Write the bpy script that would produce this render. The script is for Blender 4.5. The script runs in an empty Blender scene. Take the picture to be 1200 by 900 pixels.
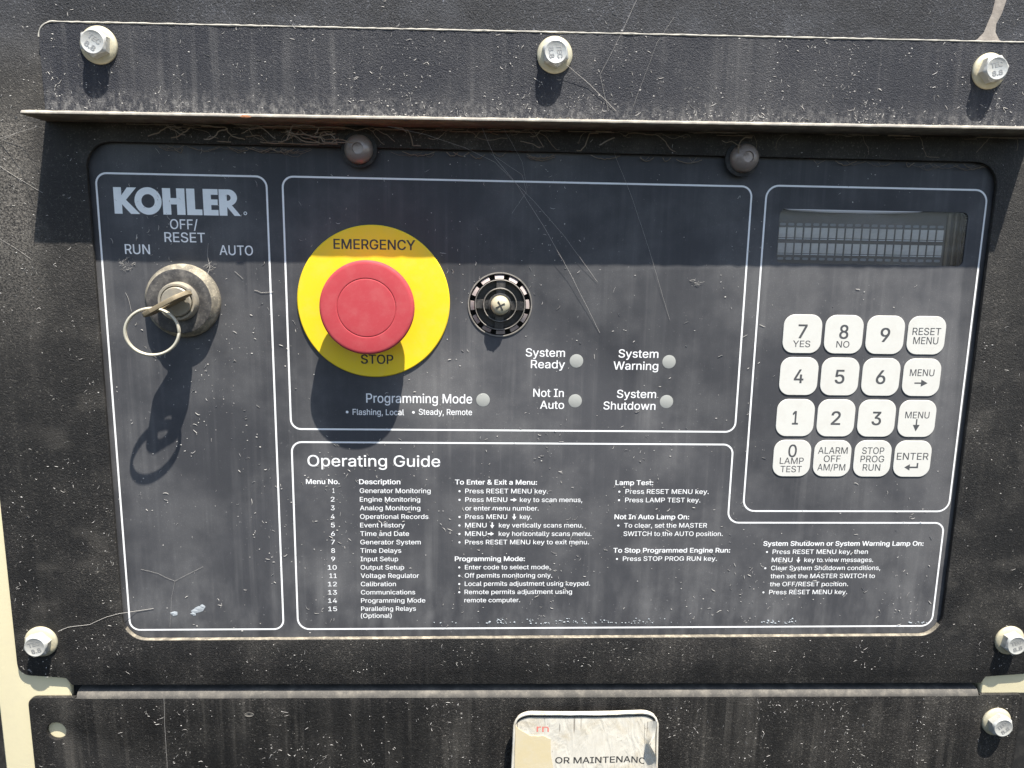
import bpy, bmesh, math, random, os
import numpy as np
from mathutils import Vector, Matrix
from mathutils.geometry import tessellate_polygon, interpolate_bezier, delaunay_2d_cdt
from mathutils import noise as mnoise

random.seed(7)
S = 0.001                      # everything below is measured in millimetres
sc = bpy.context.scene
COL = sc.collection

# ------------------------------------------------------------------ camera
# panel frame: x right, z up, h out of the face plate (towards the viewer).
CAM_D = 341.26                 # mm from the face plate
RM = ((0.9989414909, 0.0093115804, 0.0450465563),
      (-0.0169807090, 0.9847759809, 0.1729968870),
      (-0.0427498923, -0.1735786907, 0.9838917038))   # camera (x right, y down, z forward) -> panel
FPX = 880.0
cam_data = bpy.data.cameras.new('camera')
cam_data.sensor_width = 36.0
cam_data.sensor_fit = 'HORIZONTAL'
cam_data.lens = 36.0 * FPX / 1200.0
cam_data.clip_start = 0.01
cam_data.clip_end = 100.0
cam = bpy.data.objects.new('camera', cam_data)
COL.objects.link(cam)
def _ax(i, s):
    return (s * RM[0][i], s * RM[2][i], -s * RM[1][i])
rx, uy, bz = _ax(0, 1), _ax(1, -1), _ax(2, -1)
cam.matrix_world = Matrix(((rx[0], uy[0], bz[0], 0), (rx[1], uy[1], bz[1], -CAM_D * S),
                           (rx[2], uy[2], bz[2], 0), (0, 0, 0, 1)))
sc.camera = cam

# ------------------------------------------------------------------ light
SUN_TO = Vector((0.53, -1.0, 2.80)).normalized()       # towards the sun
sun_el = math.asin(SUN_TO.z)
sun_az = math.atan2(SUN_TO.x, SUN_TO.y)
world = bpy.data.worlds.new('World')
sc.world = world
world.use_nodes = True
wn = world.node_tree.nodes
wl = world.node_tree.links
wn.clear()
sky = wn.new('ShaderNodeTexSky')
sky.sky_type = 'NISHITA'
sky.sun_disc = False
sky.sun_elevation = sun_el
sky.sun_rotation = sun_az
sky.altitude = 200
sky.air_density = 1.0
sky.dust_density = 1.5
bg = wn.new('ShaderNodeBackground')
bg.inputs['Strength'].default_value = 0.10
wo = wn.new('ShaderNodeOutputWorld')
wl.new(sky.outputs[0], bg.inputs[0])
wl.new(bg.outputs[0], wo.inputs[0])
sun_data = bpy.data.lights.new('sun', 'SUN')
sun_data.energy = 5.0
sun_data.angle = math.radians(0.5)
sun_data.color = (1.0, 0.95, 0.87)
sun = bpy.data.objects.new('sun', sun_data)
COL.objects.link(sun)
sun.location = SUN_TO * 3
sun.rotation_euler = (-SUN_TO).to_track_quat('-Z', 'Y').to_euler()
sc.view_settings.view_transform = 'Standard'
sc.view_settings.look = 'None'
sc.view_settings.gamma = 1.0
sc.view_settings.use_curve_mapping = False
sc.view_settings.exposure = 1.2

# ------------------------------------------------------------------ geometry helpers
def P(px, py, h=0.0):
    """photo pixel -> (x, z) in mm on the plane h mm in front of the face plate"""
    d = ((px - 600.0) / FPX, (py - 450.0) / FPX, 1.0)
    v = [sum(RM[i][k] * d[k] for k in range(3)) for i in range(3)]
    t = (CAM_D - h) / v[2]
    return (v[0] * t, -v[1] * t)

def W(x, z, h):
    return Vector((x * S, -h * S, z * S))

def link(o, parent=None):
    COL.objects.link(o)
    if parent is not None:
        o.parent = parent
    return o

def root_loc(o):
    v = Vector((0, 0, 0))
    while o is not None:
        v = v + o.location
        o = o.parent
    return v

def empty(name, loc, label, cat, group=None):
    o = bpy.data.objects.new(name, None)
    o.empty_display_size = 0.01
    o.location = loc
    link(o)
    o['label'] = label
    o['category'] = cat
    if group:
        o['group'] = group
    return o

def finish(me, smooth):
    if smooth is not None:
        me.shade_smooth()
        me.set_sharp_from_angle(angle=math.radians(smooth))

def mesh_obj(name, verts, faces, mat, parent=None, smooth=35, kind=None, local=False):
    """verts are world metres (or local when local=True)"""
    off = Vector((0, 0, 0)) if (parent is None or local) else root_loc(parent)
    me = bpy.data.meshes.new(name)
    me.from_pydata([tuple(Vector(v) - off) for v in verts], [], faces)
    me.update()
    bm = bmesh.new()
    bm.from_mesh(me)
    bmesh.ops.recalc_face_normals(bm, faces=bm.faces)
    bm.to_mesh(me)
    bm.free()
    finish(me, smooth)
    if mat:
        me.materials.append(mat)
    o = bpy.data.objects.new(name, me)
    link(o, parent)
    if kind:
        o['kind'] = kind
    return o

class MB:
    """collects raw geometry of ONE piece"""
    def __init__(s):
        s.v, s.f = [], []
    def add(s, vs, fs):
        b = len(s.v)
        s.v += [Vector(v) for v in vs]
        s.f += [tuple(i + b for i in f) for f in fs]
    def box(s, x0, x1, z0, z1, h0, h1):
        vs = [W(x, z, h) for h in (h0, h1) for z in (z0, z1) for x in (x0, x1)]
        s.add(vs, [(0, 1, 3, 2), (4, 6, 7, 5), (0, 4, 5, 1), (2, 3, 7, 6), (0, 2, 6, 4), (1, 5, 7, 3)])
    def lathe(s, prof, cx, cz, seg=48, a0=0.0, hexed=False):
        """prof: (r, h[, hexagon?]) around the outward axis"""
        rings = []
        for e in prof:
            r, h = e[0], e[1]
            hx = len(e) > 2 and e[2]
            if r <= 1e-6:
                s.v.append(W(cx, cz, h))
                rings.append([len(s.v) - 1])
                continue
            ids = []
            for k in range(seg):
                a = 2 * math.pi * k / seg
                rr = r
                if hx:
                    q = (a % (math.pi / 3)) - math.pi / 6
                    rr = r / math.cos(q)
                s.v.append(W(cx + rr * math.cos(a + a0), cz + rr * math.sin(a + a0), h))
                ids.append(len(s.v) - 1)
            rings.append(ids)
        for A, B in zip(rings, rings[1:]):
            for k in range(seg):
                k2 = (k + 1) % seg
                if len(A) == 1 and len(B) == 1:
                    continue
                if len(A) == 1:
                    s.f.append((A[0], B[k], B[k2]))
                elif len(B) == 1:
                    s.f.append((A[k], A[k2], B[0]))
                else:
                    s.f.append((A[k], A[k2], B[k2], B[k]))
    def tube(s, pts, rad, sides=5, closed=False):
        n = len(pts)
        rings = []
        for i, p in enumerate(pts):
            p = Vector(p)
            a = Vector(pts[(i - 1) % n] if (closed or i > 0) else pts[i])
            b = Vector(pts[(i + 1) % n] if (closed or i < n - 1) else pts[i])
            t = (b - a)
            if t.length < 1e-12:
                t = Vector((1, 0, 0))
            t.normalize()
            u = t.cross(Vector((0, 1, 0)))
            if u.length < 1e-3:
                u = t.cross(Vector((0, 0, 1)))
            u.normalize()
            w = t.cross(u)
            r = rad[i] if isinstance(rad, (list, tuple)) else rad
            ids = []
            for k in range(sides):
                an = 2 * math.pi * k / sides
                s.v.append(p + (u * math.cos(an) + w * math.sin(an)) * r * S)
                ids.append(len(s.v) - 1)
            rings.append(ids)
        m = n if closed else n - 1
        for i in range(m):
            A, B = rings[i], rings[(i + 1) % n]
            for k in range(sides):
                k2 = (k + 1) % sides
                s.f.append((A[k], A[k2], B[k2], B[k]))
        if not closed:
            s.f.append(tuple(rings[0]))
            s.f.append(tuple(reversed(rings[-1])))
    def build(s, name, mat, parent=None, smooth=35, kind=None):
        return mesh_obj(name, s.v, s.f, mat, parent, smooth, kind)

def rpoly(pts, rad, seg=8):
    """rounded polygon; rad: one value or one per corner"""
    out = []
    n = len(pts)
    for i in range(n):
        r = rad[i] if isinstance(rad, (list, tuple)) else rad
        p0, p, p1 = Vector(pts[i - 1]), Vector(pts[i]), Vector(pts[(i + 1) % n])
        if r <= 0:
            out.append((p.x, p.y))
            continue
        a, b = (p0 - p).normalized(), (p1 - p).normalized()
        ang = a.angle(b)
        d = r / math.tan(ang / 2)
        c = p + (a + b).normalized() * (r / math.sin(ang / 2))
        s0, s1 = p + a * d - c, p + b * d - c
        t0, t1 = math.atan2(s0.y, s0.x), math.atan2(s1.y, s1.x)
        dt = (t1 - t0 + math.pi) % (2 * math.pi) - math.pi
        for k in range(seg + 1):
            t = t0 + dt * k / seg
            out.append((c.x + r * math.cos(t), c.y + r * math.sin(t)))
    return out

def circle(cx, cz, r, n=48):
    return [(cx + r * math.cos(2 * math.pi * k / n), cz + r * math.sin(2 * math.pi * k / n)) for k in range(n)]

def rect(x0, x1, z0, z1):
    return [(x0, z0), (x1, z0), (x1, z1), (x0, z1)]

def plate_geo(outline, holes, h0, h1, bev=0.3):
    """sheet with rounded front edges: from h0 (back) to h1 (front)"""
    cu = bpy.data.curves.new('tmp_sheet', 'CURVE')
    cu.dimensions = '2D'
    cu.fill_mode = 'BOTH'
    for loop in [outline] + list(holes):
        sp = cu.splines.new('POLY')
        sp.points.add(len(loop) - 1)
        for q, (x, z) in zip(sp.points, loop):
            q.co = (x, z, 0, 1)
        sp.use_cyclic_u = True
    t = (h1 - h0) / 2
    cu.extrude = t - bev
    cu.bevel_depth = bev
    cu.bevel_resolution = 2
    cu.offset = -bev
    o = bpy.data.objects.new('tmp_sheet', cu)
    COL.objects.link(o)
    bpy.context.view_layer.update()
    me = bpy.data.meshes.new_from_object(o.evaluated_get(bpy.context.evaluated_depsgraph_get()))
    vs = [W(v.co.x, v.co.y, (h0 + h1) / 2 + v.co.z) for v in me.vertices]
    fs = [tuple(p.vertices) for p in me.polygons]
    bpy.data.objects.remove(o)
    bpy.data.curves.remove(cu)
    bpy.data.meshes.remove(me)
    return vs, fs

def plate(name, outline, holes, h0, h1, mat, parent=None, bev=0.3, smooth=35):
    vs, fs = plate_geo(outline, holes, h0, h1, bev)
    o = mesh_obj(name, vs, fs, mat, parent, None)
    bm = bmesh.new()
    bm.from_mesh(o.data)
    bmesh.ops.remove_doubles(bm, verts=bm.verts, dist=2e-6)
    bmesh.ops.recalc_face_normals(bm, faces=bm.faces)
    bm.to_mesh(o.data)
    bm.free()
    finish(o.data, smooth)
    return o

def flat(name, outline, holes, h, mat, parent):
    """flat print: a filled outline"""
    loops = [[Vector((x, z, 0)) for x, z in l] for l in [outline] + list(holes)]
    tris = tessellate_polygon(loops)
    vs = [W(v.x, v.y, h) for l in loops for v in l]
    fs = []
    for t in tris:
        a, b, c = (vs[i] for i in t)
        if (b - a).cross(c - a).y > 0:
            t = (t[0], t[2], t[1])
        fs.append(tuple(t))
    off = root_loc(parent)
    me = bpy.data.meshes.new(name)
    me.from_pydata([tuple(v - off) for v in vs], [], fs)
    me.materials.append(mat)
    return link(bpy.data.objects.new(name, me), parent)

def band(name, outline, width, h, mat, parent, inner):
    """a printed line between an outline and its inner copy"""
    n = len(outline)
    vs = [W(x, z, h) for x, z in outline] + [W(x, z, h) for x, z in inner]
    fs = [(i, (i + 1) % n, n + (i + 1) % n, n + i) for i in range(n)]
    o = mesh_obj(name, vs, fs, mat, parent, None)
    return o

# ------------------------------------------------------------------ materials
class NT:
    def __init__(s, name):
        s.m = bpy.data.materials.new(name)
        s.m.use_nodes = True
        s.t = s.m.node_tree
        s.n, s.l = s.t.nodes, s.t.links
        s.n.clear()
        s.out = s.n.new('ShaderNodeOutputMaterial')
        s.co = s.n.new('ShaderNodeTexCoord').outputs['Object']
    def put(s, sock, v):
        if hasattr(v, 'links'):
            s.l.new(v, sock)
        elif isinstance(v, (tuple, list)) and len(v) == 3 and sock.type == 'RGBA':
            sock.default_value = (*v, 1)
        else:
            sock.default_value = v
    def map(s, scale, loc=(0, 0, 0), rot=(0, 0, 0), co=None):
        m = s.n.new('ShaderNodeMapping')
        s.l.new(co if co else s.co, m.inputs[0])
        m.inputs['Scale'].default_value = scale
        m.inputs['Location'].default_value = loc
        m.inputs['Rotation'].default_value = rot
        return m.outputs[0]
    def noise(s, co, scale, detail=3, rough=0.55, dist=0.0):
        n = s.n.new('ShaderNodeTexNoise')
        s.l.new(co, n.inputs['Vector'])
        n.inputs['Scale'].default_value = scale
        n.inputs['Detail'].default_value = detail
        n.inputs['Roughness'].default_value = rough
        n.inputs['Distortion'].default_value = dist
        return n.outputs['Fac']
    def voro(s, co, scale, feature='F1'):
        n = s.n.new('ShaderNodeTexVoronoi')
        n.feature = feature
        s.l.new(co, n.inputs['Vector'])
        n.inputs['Scale'].default_value = scale
        return n.outputs['Distance']
    def ramp(s, v, a, b, lo=0.0, hi=1.0):
        n = s.n.new('ShaderNodeMapRange')
        n.clamp = True
        n.interpolation_type = 'SMOOTHSTEP'
        s.put(n.inputs[0], v)
        n.inputs[1].default_value = a
        n.inputs[2].default_value = b
        n.inputs[3].default_value = lo
        n.inputs[4].default_value = hi
        return n.outputs[0]
    def math(s, op, a, b=0.0, clamp=False):
        n = s.n.new('ShaderNodeMath')
        n.operation = op
        n.use_clamp = clamp
        s.put(n.inputs[0], a)
        s.put(n.inputs[1], b)
        return n.outputs[0]
    def mul(s, a, b): return s.math('MULTIPLY', a, b)
    def add(s, a, b): return s.math('ADD', a, b)
    def mix(s, f, a, b):
        n = s.n.new('ShaderNodeMix')
        n.data_type = 'RGBA'
        s.put(n.inputs[0], f)
        s.put(n.inputs[6], a)
        s.put(n.inputs[7], b)
        return n.outputs[2]
    def sep(s):
        n = s.n.new('ShaderNodeSeparateXYZ')
        s.l.new(s.co, n.inputs[0])
        return n.outputs
    def bump(s, hgt, strength, dist):
        n = s.n.new('ShaderNodeBump')
        n.inputs['Strength'].default_value = strength
        n.inputs['Distance'].default_value = dist
        s.l.new(hgt, n.inputs['Height'])
        return n.outputs[0]
    def bsdf(s, col, rough=0.5, metal=0.0, spec=0.5, normal=None, coat=0.0):
        b = s.n.new('ShaderNodeBsdfPrincipled')
        s.put(b.inputs['Base Color'], col)
        s.put(b.inputs['Roughness'], rough)
        s.put(b.inputs['Metallic'], metal)
        s.put(b.inputs['Specular IOR Level'], spec)
        if coat:
            b.inputs['Coat Weight'].default_value = coat
        if normal is not None:
            s.l.new(normal, b.inputs['Normal'])
        s.l.new(b.outputs[0], s.out.inputs[0])
        return b

DUST = (0.46, 0.42, 0.36)

def grime(n, patch=0.5, streak=0.5, grain=0.5, speck=0.5, base=0.03, seed=0.0, gscale=1500):
    """dust coverage 0..1 made of patches, run marks, grains and specks"""
    o = n.map((1, 1, 1), (seed, seed * 0.7, seed * 1.3))
    big = n.ramp(n.noise(o, 28, 4, 0.6), 0.38, 0.72)
    st = n.map((330, 330, 9), (seed, 0, seed))
    run = n.ramp(n.noise(st, 1.0, 3, 0.6), 0.48, 0.75)
    st2 = n.map((90, 90, 5), (seed + 3, 0, seed))
    wide = n.ramp(n.noise(st2, 1.0, 2, 0.5), 0.45, 0.75)
    runs = n.mul(n.add(n.mul(run, 0.6), n.mul(wide, 0.55)), n.ramp(n.noise(o, 45, 3), 0.35, 0.65, 0.25, 1))
    gr = n.ramp(n.noise(o, gscale, 3, 0.8), 0.55, 0.70)
    sp = n.mul(n.ramp(n.noise(o, 700, 2, 0.6), 0.70, 0.76), n.ramp(n.noise(o, 60, 2), 0.4, 0.65, 0.15, 1))
    d = n.add(base, n.mul(big, patch))
    d = n.add(d, n.mul(runs, streak))
    d = n.add(d, n.mul(n.mul(gr, n.add(0.35, big)), grain))
    d = n.add(d, n.mul(sp, speck))
    return n.math('MINIMUM', d, 0.95), gr, runs

def mat_overlay():
    n = NT('faded_overlay_film')
    d, gr, runs = grime(n, 0.10, 0.085, 0.085, 0.22, 0.085, 1.0, 1900)
    x, y, z = n.sep()
    low = n.mul(n.ramp(z, 0.055, 0.002), n.ramp(n.noise(n.map((160, 160, 60)), 1.0, 4), 0.35, 0.75))
    d = n.add(d, n.mul(low, 0.10))
    col = n.mix(d, (0.012, 0.014, 0.0205), (0.44, 0.43, 0.415))
    n.bsdf(col, n.ramp(d, 0.0, 0.4, 0.6, 0.85), 0, 0.3,
           n.bump(n.add(gr, n.noise(n.map((1, 1, 1)), 420, 3)), 0.12, 0.0002))
    return n.m

def mat_coat(name, dark=(0.012, 0.0117, 0.0115), patch=0.06, streak=0.05, grain=0.16, speck=0.4, base=0.01, seed=0,
             top=0.0, dust=DUST, edge=None, stain=False):
    """grainy black powder coat under dust"""
    n = NT(name)
    d, gr, runs = grime(n, patch, streak, grain, speck, base, seed, 1250)
    x, y, z = n.sep()
    if top:
        f = n.ramp(z, 0.10, 0.31)
        dust = n.mix(n.ramp(z, 0.27, 0.31), dust, (0.40, 0.41, 0.45))
        d = n.add(d, n.mul(f, n.add(top, n.mul(gr, top * 1.6))))
    if stain:      # tan silt blown under the end of the shield
        f = n.mul(n.ramp(x, -0.214, -0.228), n.mul(n.ramp(z, 0.15, 0.23), n.ramp(z, 0.275, 0.255)))
        f = n.mul(f, n.ramp(n.noise(n.map((1, 1, 1)), 1100, 3, 0.8), 0.40, 0.62))
        d = n.add(d, n.mul(f, 0.30))
        f2 = n.mul(n.ramp(z, 0.018, 0.026), n.ramp(z, 0.001, 0.008))
        f2 = n.mul(f2, n.ramp(n.noise(n.map((40, 40, 60), (4, 0, 0)), 1.0, 3), 0.5, 0.7))
        d = n.add(d, n.mul(f2, 0.05))
    if edge:
        z0, z1, k = edge
        f = n.mul(n.ramp(z, z0, z1), n.ramp(n.noise(n.map((420, 420, 260), (seed, 0, 0)), 1.0, 5, 0.75), 0.42, 0.66))
        d = n.add(d, n.mul(f, k))
    d = n.math('MINIMUM', d, 0.9)
    col = n.mix(d, dark, dust)
    grain_h = n.add(n.noise(n.map((1, 1, 1), (seed, 0, 0)), 1700, 3, 0.7), n.mul(n.noise(n.map((1, 1, 1)), 600, 2), 0.25))
    n.bsdf(col, n.ramp(d, 0.0, 0.5, 0.55, 0.9), 0, 0.25, n.bump(grain_h, 0.8, 0.0007))
    return n.m

def mat_plain(name, col, rough=0.5, metal=0.0, spec=0.5, dust=0.15, bump=0.1, seed=0, dcol=DUST, scale=500, vary=False):
    n = NT(name)
    if vary:
        oi = n.n.new('ShaderNodeObjectInfo')
        va_ = n.n.new('ShaderNodeVectorMath')
        n.l.new(n.co, va_.inputs[0])
        n.l.new(oi.outputs['Random'], va_.inputs[1])
        n.co = va_.outputs[0]
    o = n.map((1, 1, 1), (seed, seed, seed))
    k = n.mul(n.ramp(n.noise(o, 160, 4, 0.65), 0.40, 0.75), dust)
    k = n.add(k, n.mul(n.ramp(n.noise(o, 1400, 2), 0.55, 0.75), dust * 0.6))
    c = n.mix(k, col, dcol)
    n.bsdf(c, n.ramp(k, 0, 0.5, rough, 0.9), metal, spec, n.bump(n.noise(o, scale, 3), bump, 0.0003))
    return n.m

M = {}
M['overlay'] = mat_overlay()
M['housing'] = mat_coat('black_powder_coat', patch=0.03, streak=0.04, grain=0.21, speck=0.4, base=0.0, seed=0, top=0.055, stain=True)
M['bracket'] = mat_coat('dusty_bracket_coat', dark=(0.015, 0.017, 0.024), patch=0.03, streak=0.13, grain=0.17, speck=0.35, base=0.012, seed=5,
                        edge=(0.015, -0.001, 0.42), dust=(0.45, 0.43, 0.40))
M['lip_edge'] = mat_plain('dust_caked_edge', (0.22, 0.205, 0.18), 0.85, dust=0.9, seed=2, dcol=(0.42, 0.38, 0.31))
M['lower'] = mat_coat('black_lower_coat', dark=(0.012, 0.0115, 0.011), patch=0.025, streak=0.12, grain=0.22, speck=0.4, base=0.0, seed=9)
M['cutdust'] = mat_plain('edge_dust', (0.13, 0.115, 0.09), 0.9, dust=0.8, seed=31, dcol=(0.42, 0.37, 0.28))
M['worn'] = mat_plain('worn_edge', (0.40, 0.38, 0.33), 0.85, dust=0.5, seed=34, dcol=(0.60, 0.56, 0.47))
M['bend'] = mat_plain('dusty_bend', (0.075, 0.07, 0.062), 0.9, dust=0.45, seed=4, dcol=(0.25, 0.225, 0.185))
M['cream'] = mat_plain('cream_paint', (0.74, 0.66, 0.43), 0.45, dust=0.12, seed=3, dcol=(0.55, 0.48, 0.36))
M['dark'] = mat_plain('dark_void', (0.004, 0.004, 0.004), 0.9, dust=0.05)  # black colour stands for the deep shade inside the cabinet
M['white_print'] = mat_plain('white_print', (0.83, 0.83, 0.82), 0.55, dust=0.16, seed=6, dcol=(0.45, 0.45, 0.44))
M['logo_print'] = mat_plain('pale_blue_print', (0.84, 0.86, 0.84), 0.5, dust=0.15, seed=8, dcol=(0.45, 0.48, 0.49))
M['black_print'] = mat_plain('black_print', (0.03, 0.03, 0.03), 0.6, dust=0.06)
M['key_print'] = mat_plain('grey_print', (0.055, 0.058, 0.062), 0.6, dust=0.05)
M['red_print'] = mat_plain('faded_red_print', (0.62, 0.16, 0.13), 0.6, dust=0.3)
M['key_white'] = mat_plain('white_key', (0.61, 0.60, 0.55), 0.5, dust=0.2, bump=0.05, seed=11, vary=True)
M['yellow'] = mat_plain('yellow_disc', (0.82, 0.585, 0.010), 0.5, dust=0.12, bump=0.04, dcol=(0.6, 0.5, 0.2))
M['red'] = mat_plain('faded_red_plastic', (0.43, 0.042, 0.052), 0.75, dust=0.2, bump=0.05, dcol=(0.52, 0.17, 0.16))
M['zinc'] = mat_plain('dusty_zinc', (0.50, 0.46, 0.33), 0.45, 0.3, dust=0.6, bump=0.3, seed=12, dcol=(0.54, 0.46, 0.30), vary=True)
M['zinc_face'] = mat_plain('zinc_face', (0.47, 0.47, 0.44), 0.42, 0.3, dust=0.35, bump=0.3, seed=14, dcol=(0.5, 0.45, 0.36), vary=True)
M['zinc_mark'] = mat_plain('zinc_mark', (0.30, 0.30, 0.29), 0.5, 0.3, dust=0.3)
M['steel'] = mat_plain('grimy_steel', (0.30, 0.25, 0.22), 0.35, 0.35, dust=0.5, bump=0.3, seed=15, dcol=(0.25, 0.20, 0.16))
M['rubber'] = mat_plain('black_rubber', (0.012, 0.012, 0.012), 0.7, dust=0.1)
M['lock_black'] = mat_plain('dusty_black_bezel', (0.035, 0.033, 0.032), 0.6, dust=0.22, seed=16, bump=0.3)
M['lock_dust'] = mat_plain('dust_caked_bezel', (0.15, 0.135, 0.105), 0.85, dust=0.85, seed=17, dcol=(0.50, 0.44, 0.32))
M['lock_metal'] = mat_plain('dusty_lock_metal', (0.30, 0.275, 0.225), 0.5, 0.4, dust=0.5, seed=18, dcol=(0.42, 0.36, 0.26))
M['brass'] = mat_plain('dusty_brass', (0.25, 0.20, 0.125), 0.55, 0.4, dust=0.6, seed=19, dcol=(0.34, 0.295, 0.215))
M['ring'] = mat_plain('dull_nickel_ring', (0.48, 0.45, 0.36), 0.45, 0.4, dust=0.35, seed=20, dcol=(0.6, 0.54, 0.40))
M['horn'] = mat_plain('black_horn_plastic', (0.016, 0.0155, 0.0155), 0.4, dust=0.22, seed=21, dcol=(0.30, 0.27, 0.23))
M['horn_edge'] = mat_plain('worn_horn_edge', (0.15, 0.14, 0.125), 0.6, dust=0.45, seed=22)
M['horn_tab'] = mat_plain('dusty_tab', (0.36, 0.30, 0.28), 0.7, dust=0.5, seed=23, dcol=(0.62, 0.55, 0.50))
M['lamp'] = mat_plain('pale_lens', (0.33, 0.335, 0.31), 0.4, dust=0.25, seed=24, dcol=(0.40, 0.40, 0.36))
M['lcd'] = mat_plain('lcd_back', (0.055, 0.060, 0.070), 0.35, dust=0.05, bump=0.0)
M['cell'] = mat_plain('lcd_cell', (0.80, 0.78, 0.73), 0.5, dust=0.4, bump=0.0, dcol=(0.50, 0.49, 0.46), scale=900)
M['pad'] = mat_plain('lcd_contact', (0.26, 0.29, 0.32), 0.5, dust=0.1, bump=0.0)  # tint for the painted reflections of the cell rows
M['pad2'] = mat_plain('window_edge', (0.50, 0.49, 0.48), 0.3, dust=0.1, bump=0.0)  # pale colour of the painted highlight along the window top
M['cursor'] = mat_plain('lcd_cursor', (0.80, 0.83, 0.85), 0.5, dust=0.1, bump=0.0)
M['well'] = mat_plain('lcd_well', (0.020, 0.022, 0.030), 0.18, dust=0.02, bump=0.02)
M['sleeve'] = mat_plain('weathered_plastic', (0.74, 0.70, 0.58), 0.35, dust=0.3, seed=25, dcol=(0.45, 0.40, 0.30))
def mat_sleeve():
    n = NT('weathered_film')
    o = n.map((1, 1, 1))
    crack = n.ramp(n.noise(n.map((1100, 1100, 14)), 1.0, 2), 0.66, 0.70)
    crack = n.mul(crack, n.ramp(n.noise(o, 60, 2), 0.45, 0.6))
    stain = n.ramp(n.noise(o, 70, 5, 0.65, 0.8), 0.45, 0.72)
    spot = n.ramp(n.noise(o, 620, 2), 0.70, 0.75)
    c = n.mix(n.mul(stain, 0.55), (0.56, 0.53, 0.455), (0.40, 0.33, 0.21))
    c = n.mix(n.mul(n.math('MAXIMUM', crack, n.mul(spot, 0.7)), 0.75), c, (0.16, 0.13, 0.10))
    wr = n.add(n.noise(n.map((160, 160, 55), (0, 0, 0), (0, 0.3, 0)), 1.0, 3, 0.5, 1.0), n.mul(crack, -0.3))
    n.bsdf(c, 0.45, 0, 0.4, n.bump(wr, 0.5, 0.002))
    return n.m
M['sleeve'] = mat_sleeve()
M['paper'] = mat_plain('stained_paper', (0.52, 0.44, 0.27), 0.8, dust=0.8, seed=26, dcol=(0.52, 0.46, 0.33))
M['web'] = mat_plain('cobweb', (0.42, 0.40, 0.37), 0.9, dust=0.2)
M['webdirt'] = mat_plain('dirty_cobweb', (0.22, 0.17, 0.12), 0.95, dust=0.3)
M['lint'] = mat_plain('pale_lint', (0.46, 0.44, 0.41), 0.9, dust=0.2)
M['flake'] = mat_plain('chalky_flake', (0.36, 0.39, 0.41), 0.9, dust=0.5, seed=33, dcol=(0.2, 0.21, 0.22))
M['mud'] = mat_plain('dried_mud', (0.27, 0.235, 0.20), 0.95, dust=0.4, bump=0.5, seed=27)
M['rust'] = mat_plain('rust', (0.35, 0.12, 0.035), 0.9, dust=0.3, bump=0.5, seed=28)
def mat_glass():
    n = NT('display_glass')
    tr = n.n.new('ShaderNodeBsdfTransparent')
    tr.inputs[0].default_value = (0.93, 0.94, 0.96, 1)
    gl = n.n.new('ShaderNodeBsdfGlossy')
    gl.inputs['Roughness'].default_value = 0.08
    gl.inputs['Color'].default_value = (0.75, 0.8, 0.9, 1)
    fr = n.n.new('ShaderNodeFresnel')
    fr.inputs[0].default_value = 1.45
    nb = n.bump(n.noise(n.map((30, 30, 80)), 1.0, 2), 0.15, 0.001)
    n.l.new(nb, gl.inputs['Normal'])
    mx = n.n.new('ShaderNodeMixShader')
    n.l.new(fr.outputs[0], mx.inputs[0])
    n.l.new(tr.outputs[0], mx.inputs[1])
    n.l.new(gl.outputs[0], mx.inputs[2])
    df = n.n.new('ShaderNodeBsdfDiffuse')
    df.inputs[0].default_value = (0.36, 0.35, 0.34, 1)
    mx2 = n.n.new('ShaderNodeMixShader')
    hz_ = n.ramp(n.noise(n.map((26, 26, 90), (2, 0, 0), (0, 0.35, 0)), 1.0, 4, 0.6, 0.6), 0.42, 0.78, 0.03, 0.26)  # dust haze in diagonal streaks, painting in a smeared reflection
    n.l.new(hz_, mx2.inputs[0])
    n.l.new(mx.outputs[0], mx2.inputs[1])
    n.l.new(df.outputs[0], mx2.inputs[2])
    n.l.new(mx2.outputs[0], n.out.inputs[0])
    return n.m
M['glass'] = mat_glass()

# ------------------------------------------------------------------ lettering (queued, converted in one go)
FONT = None
try:
    fp = os.path.join(bpy.utils.system_resource('DATAFILES'), 'fonts', 'Inter.woff2')
    if os.path.exists(fp):
        FONT = bpy.data.fonts.load(fp)
except Exception:
    FONT = None
QUEUE = []
def text_obj(body, bold=0.0):
    cu = bpy.data.curves.new('tmp_text', 'FONT')
    cu.body = body
    if FONT:
        cu.font = FONT
    cu.size = 1.0
    cu.resolution_u = 4
    o = bpy.data.objects.new('tmp_text', cu)
    COL.objects.link(o)
    return o
def letters(body, x0, x1, z, cap, mat, parent, h=0.03, bold=0.0, warp=None, align='F', slant=0.0):
    """fit body between x0 and x1 (mm) on baseline z; cap = height of capitals"""
    QUEUE.append((text_obj(body), body, x0, x1, z, cap, mat, parent, h, warp, align, slant, bold))
def letters_px(body, pxl, pxr, pyb, cap, mat, parent, h=0.03, bold=0.0, z=None):
    x0, zz = P(pxl, pyb, h)
    x1 = P(pxr, pyb, h)[0]
    letters(body, x0, x1, zz if z is None else z, cap, mat, parent, h, bold)
def area2(l):
    return sum(l[i - 1][0] * l[i][1] - l[i][0] * l[i - 1][1] for i in range(len(l)))
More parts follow.
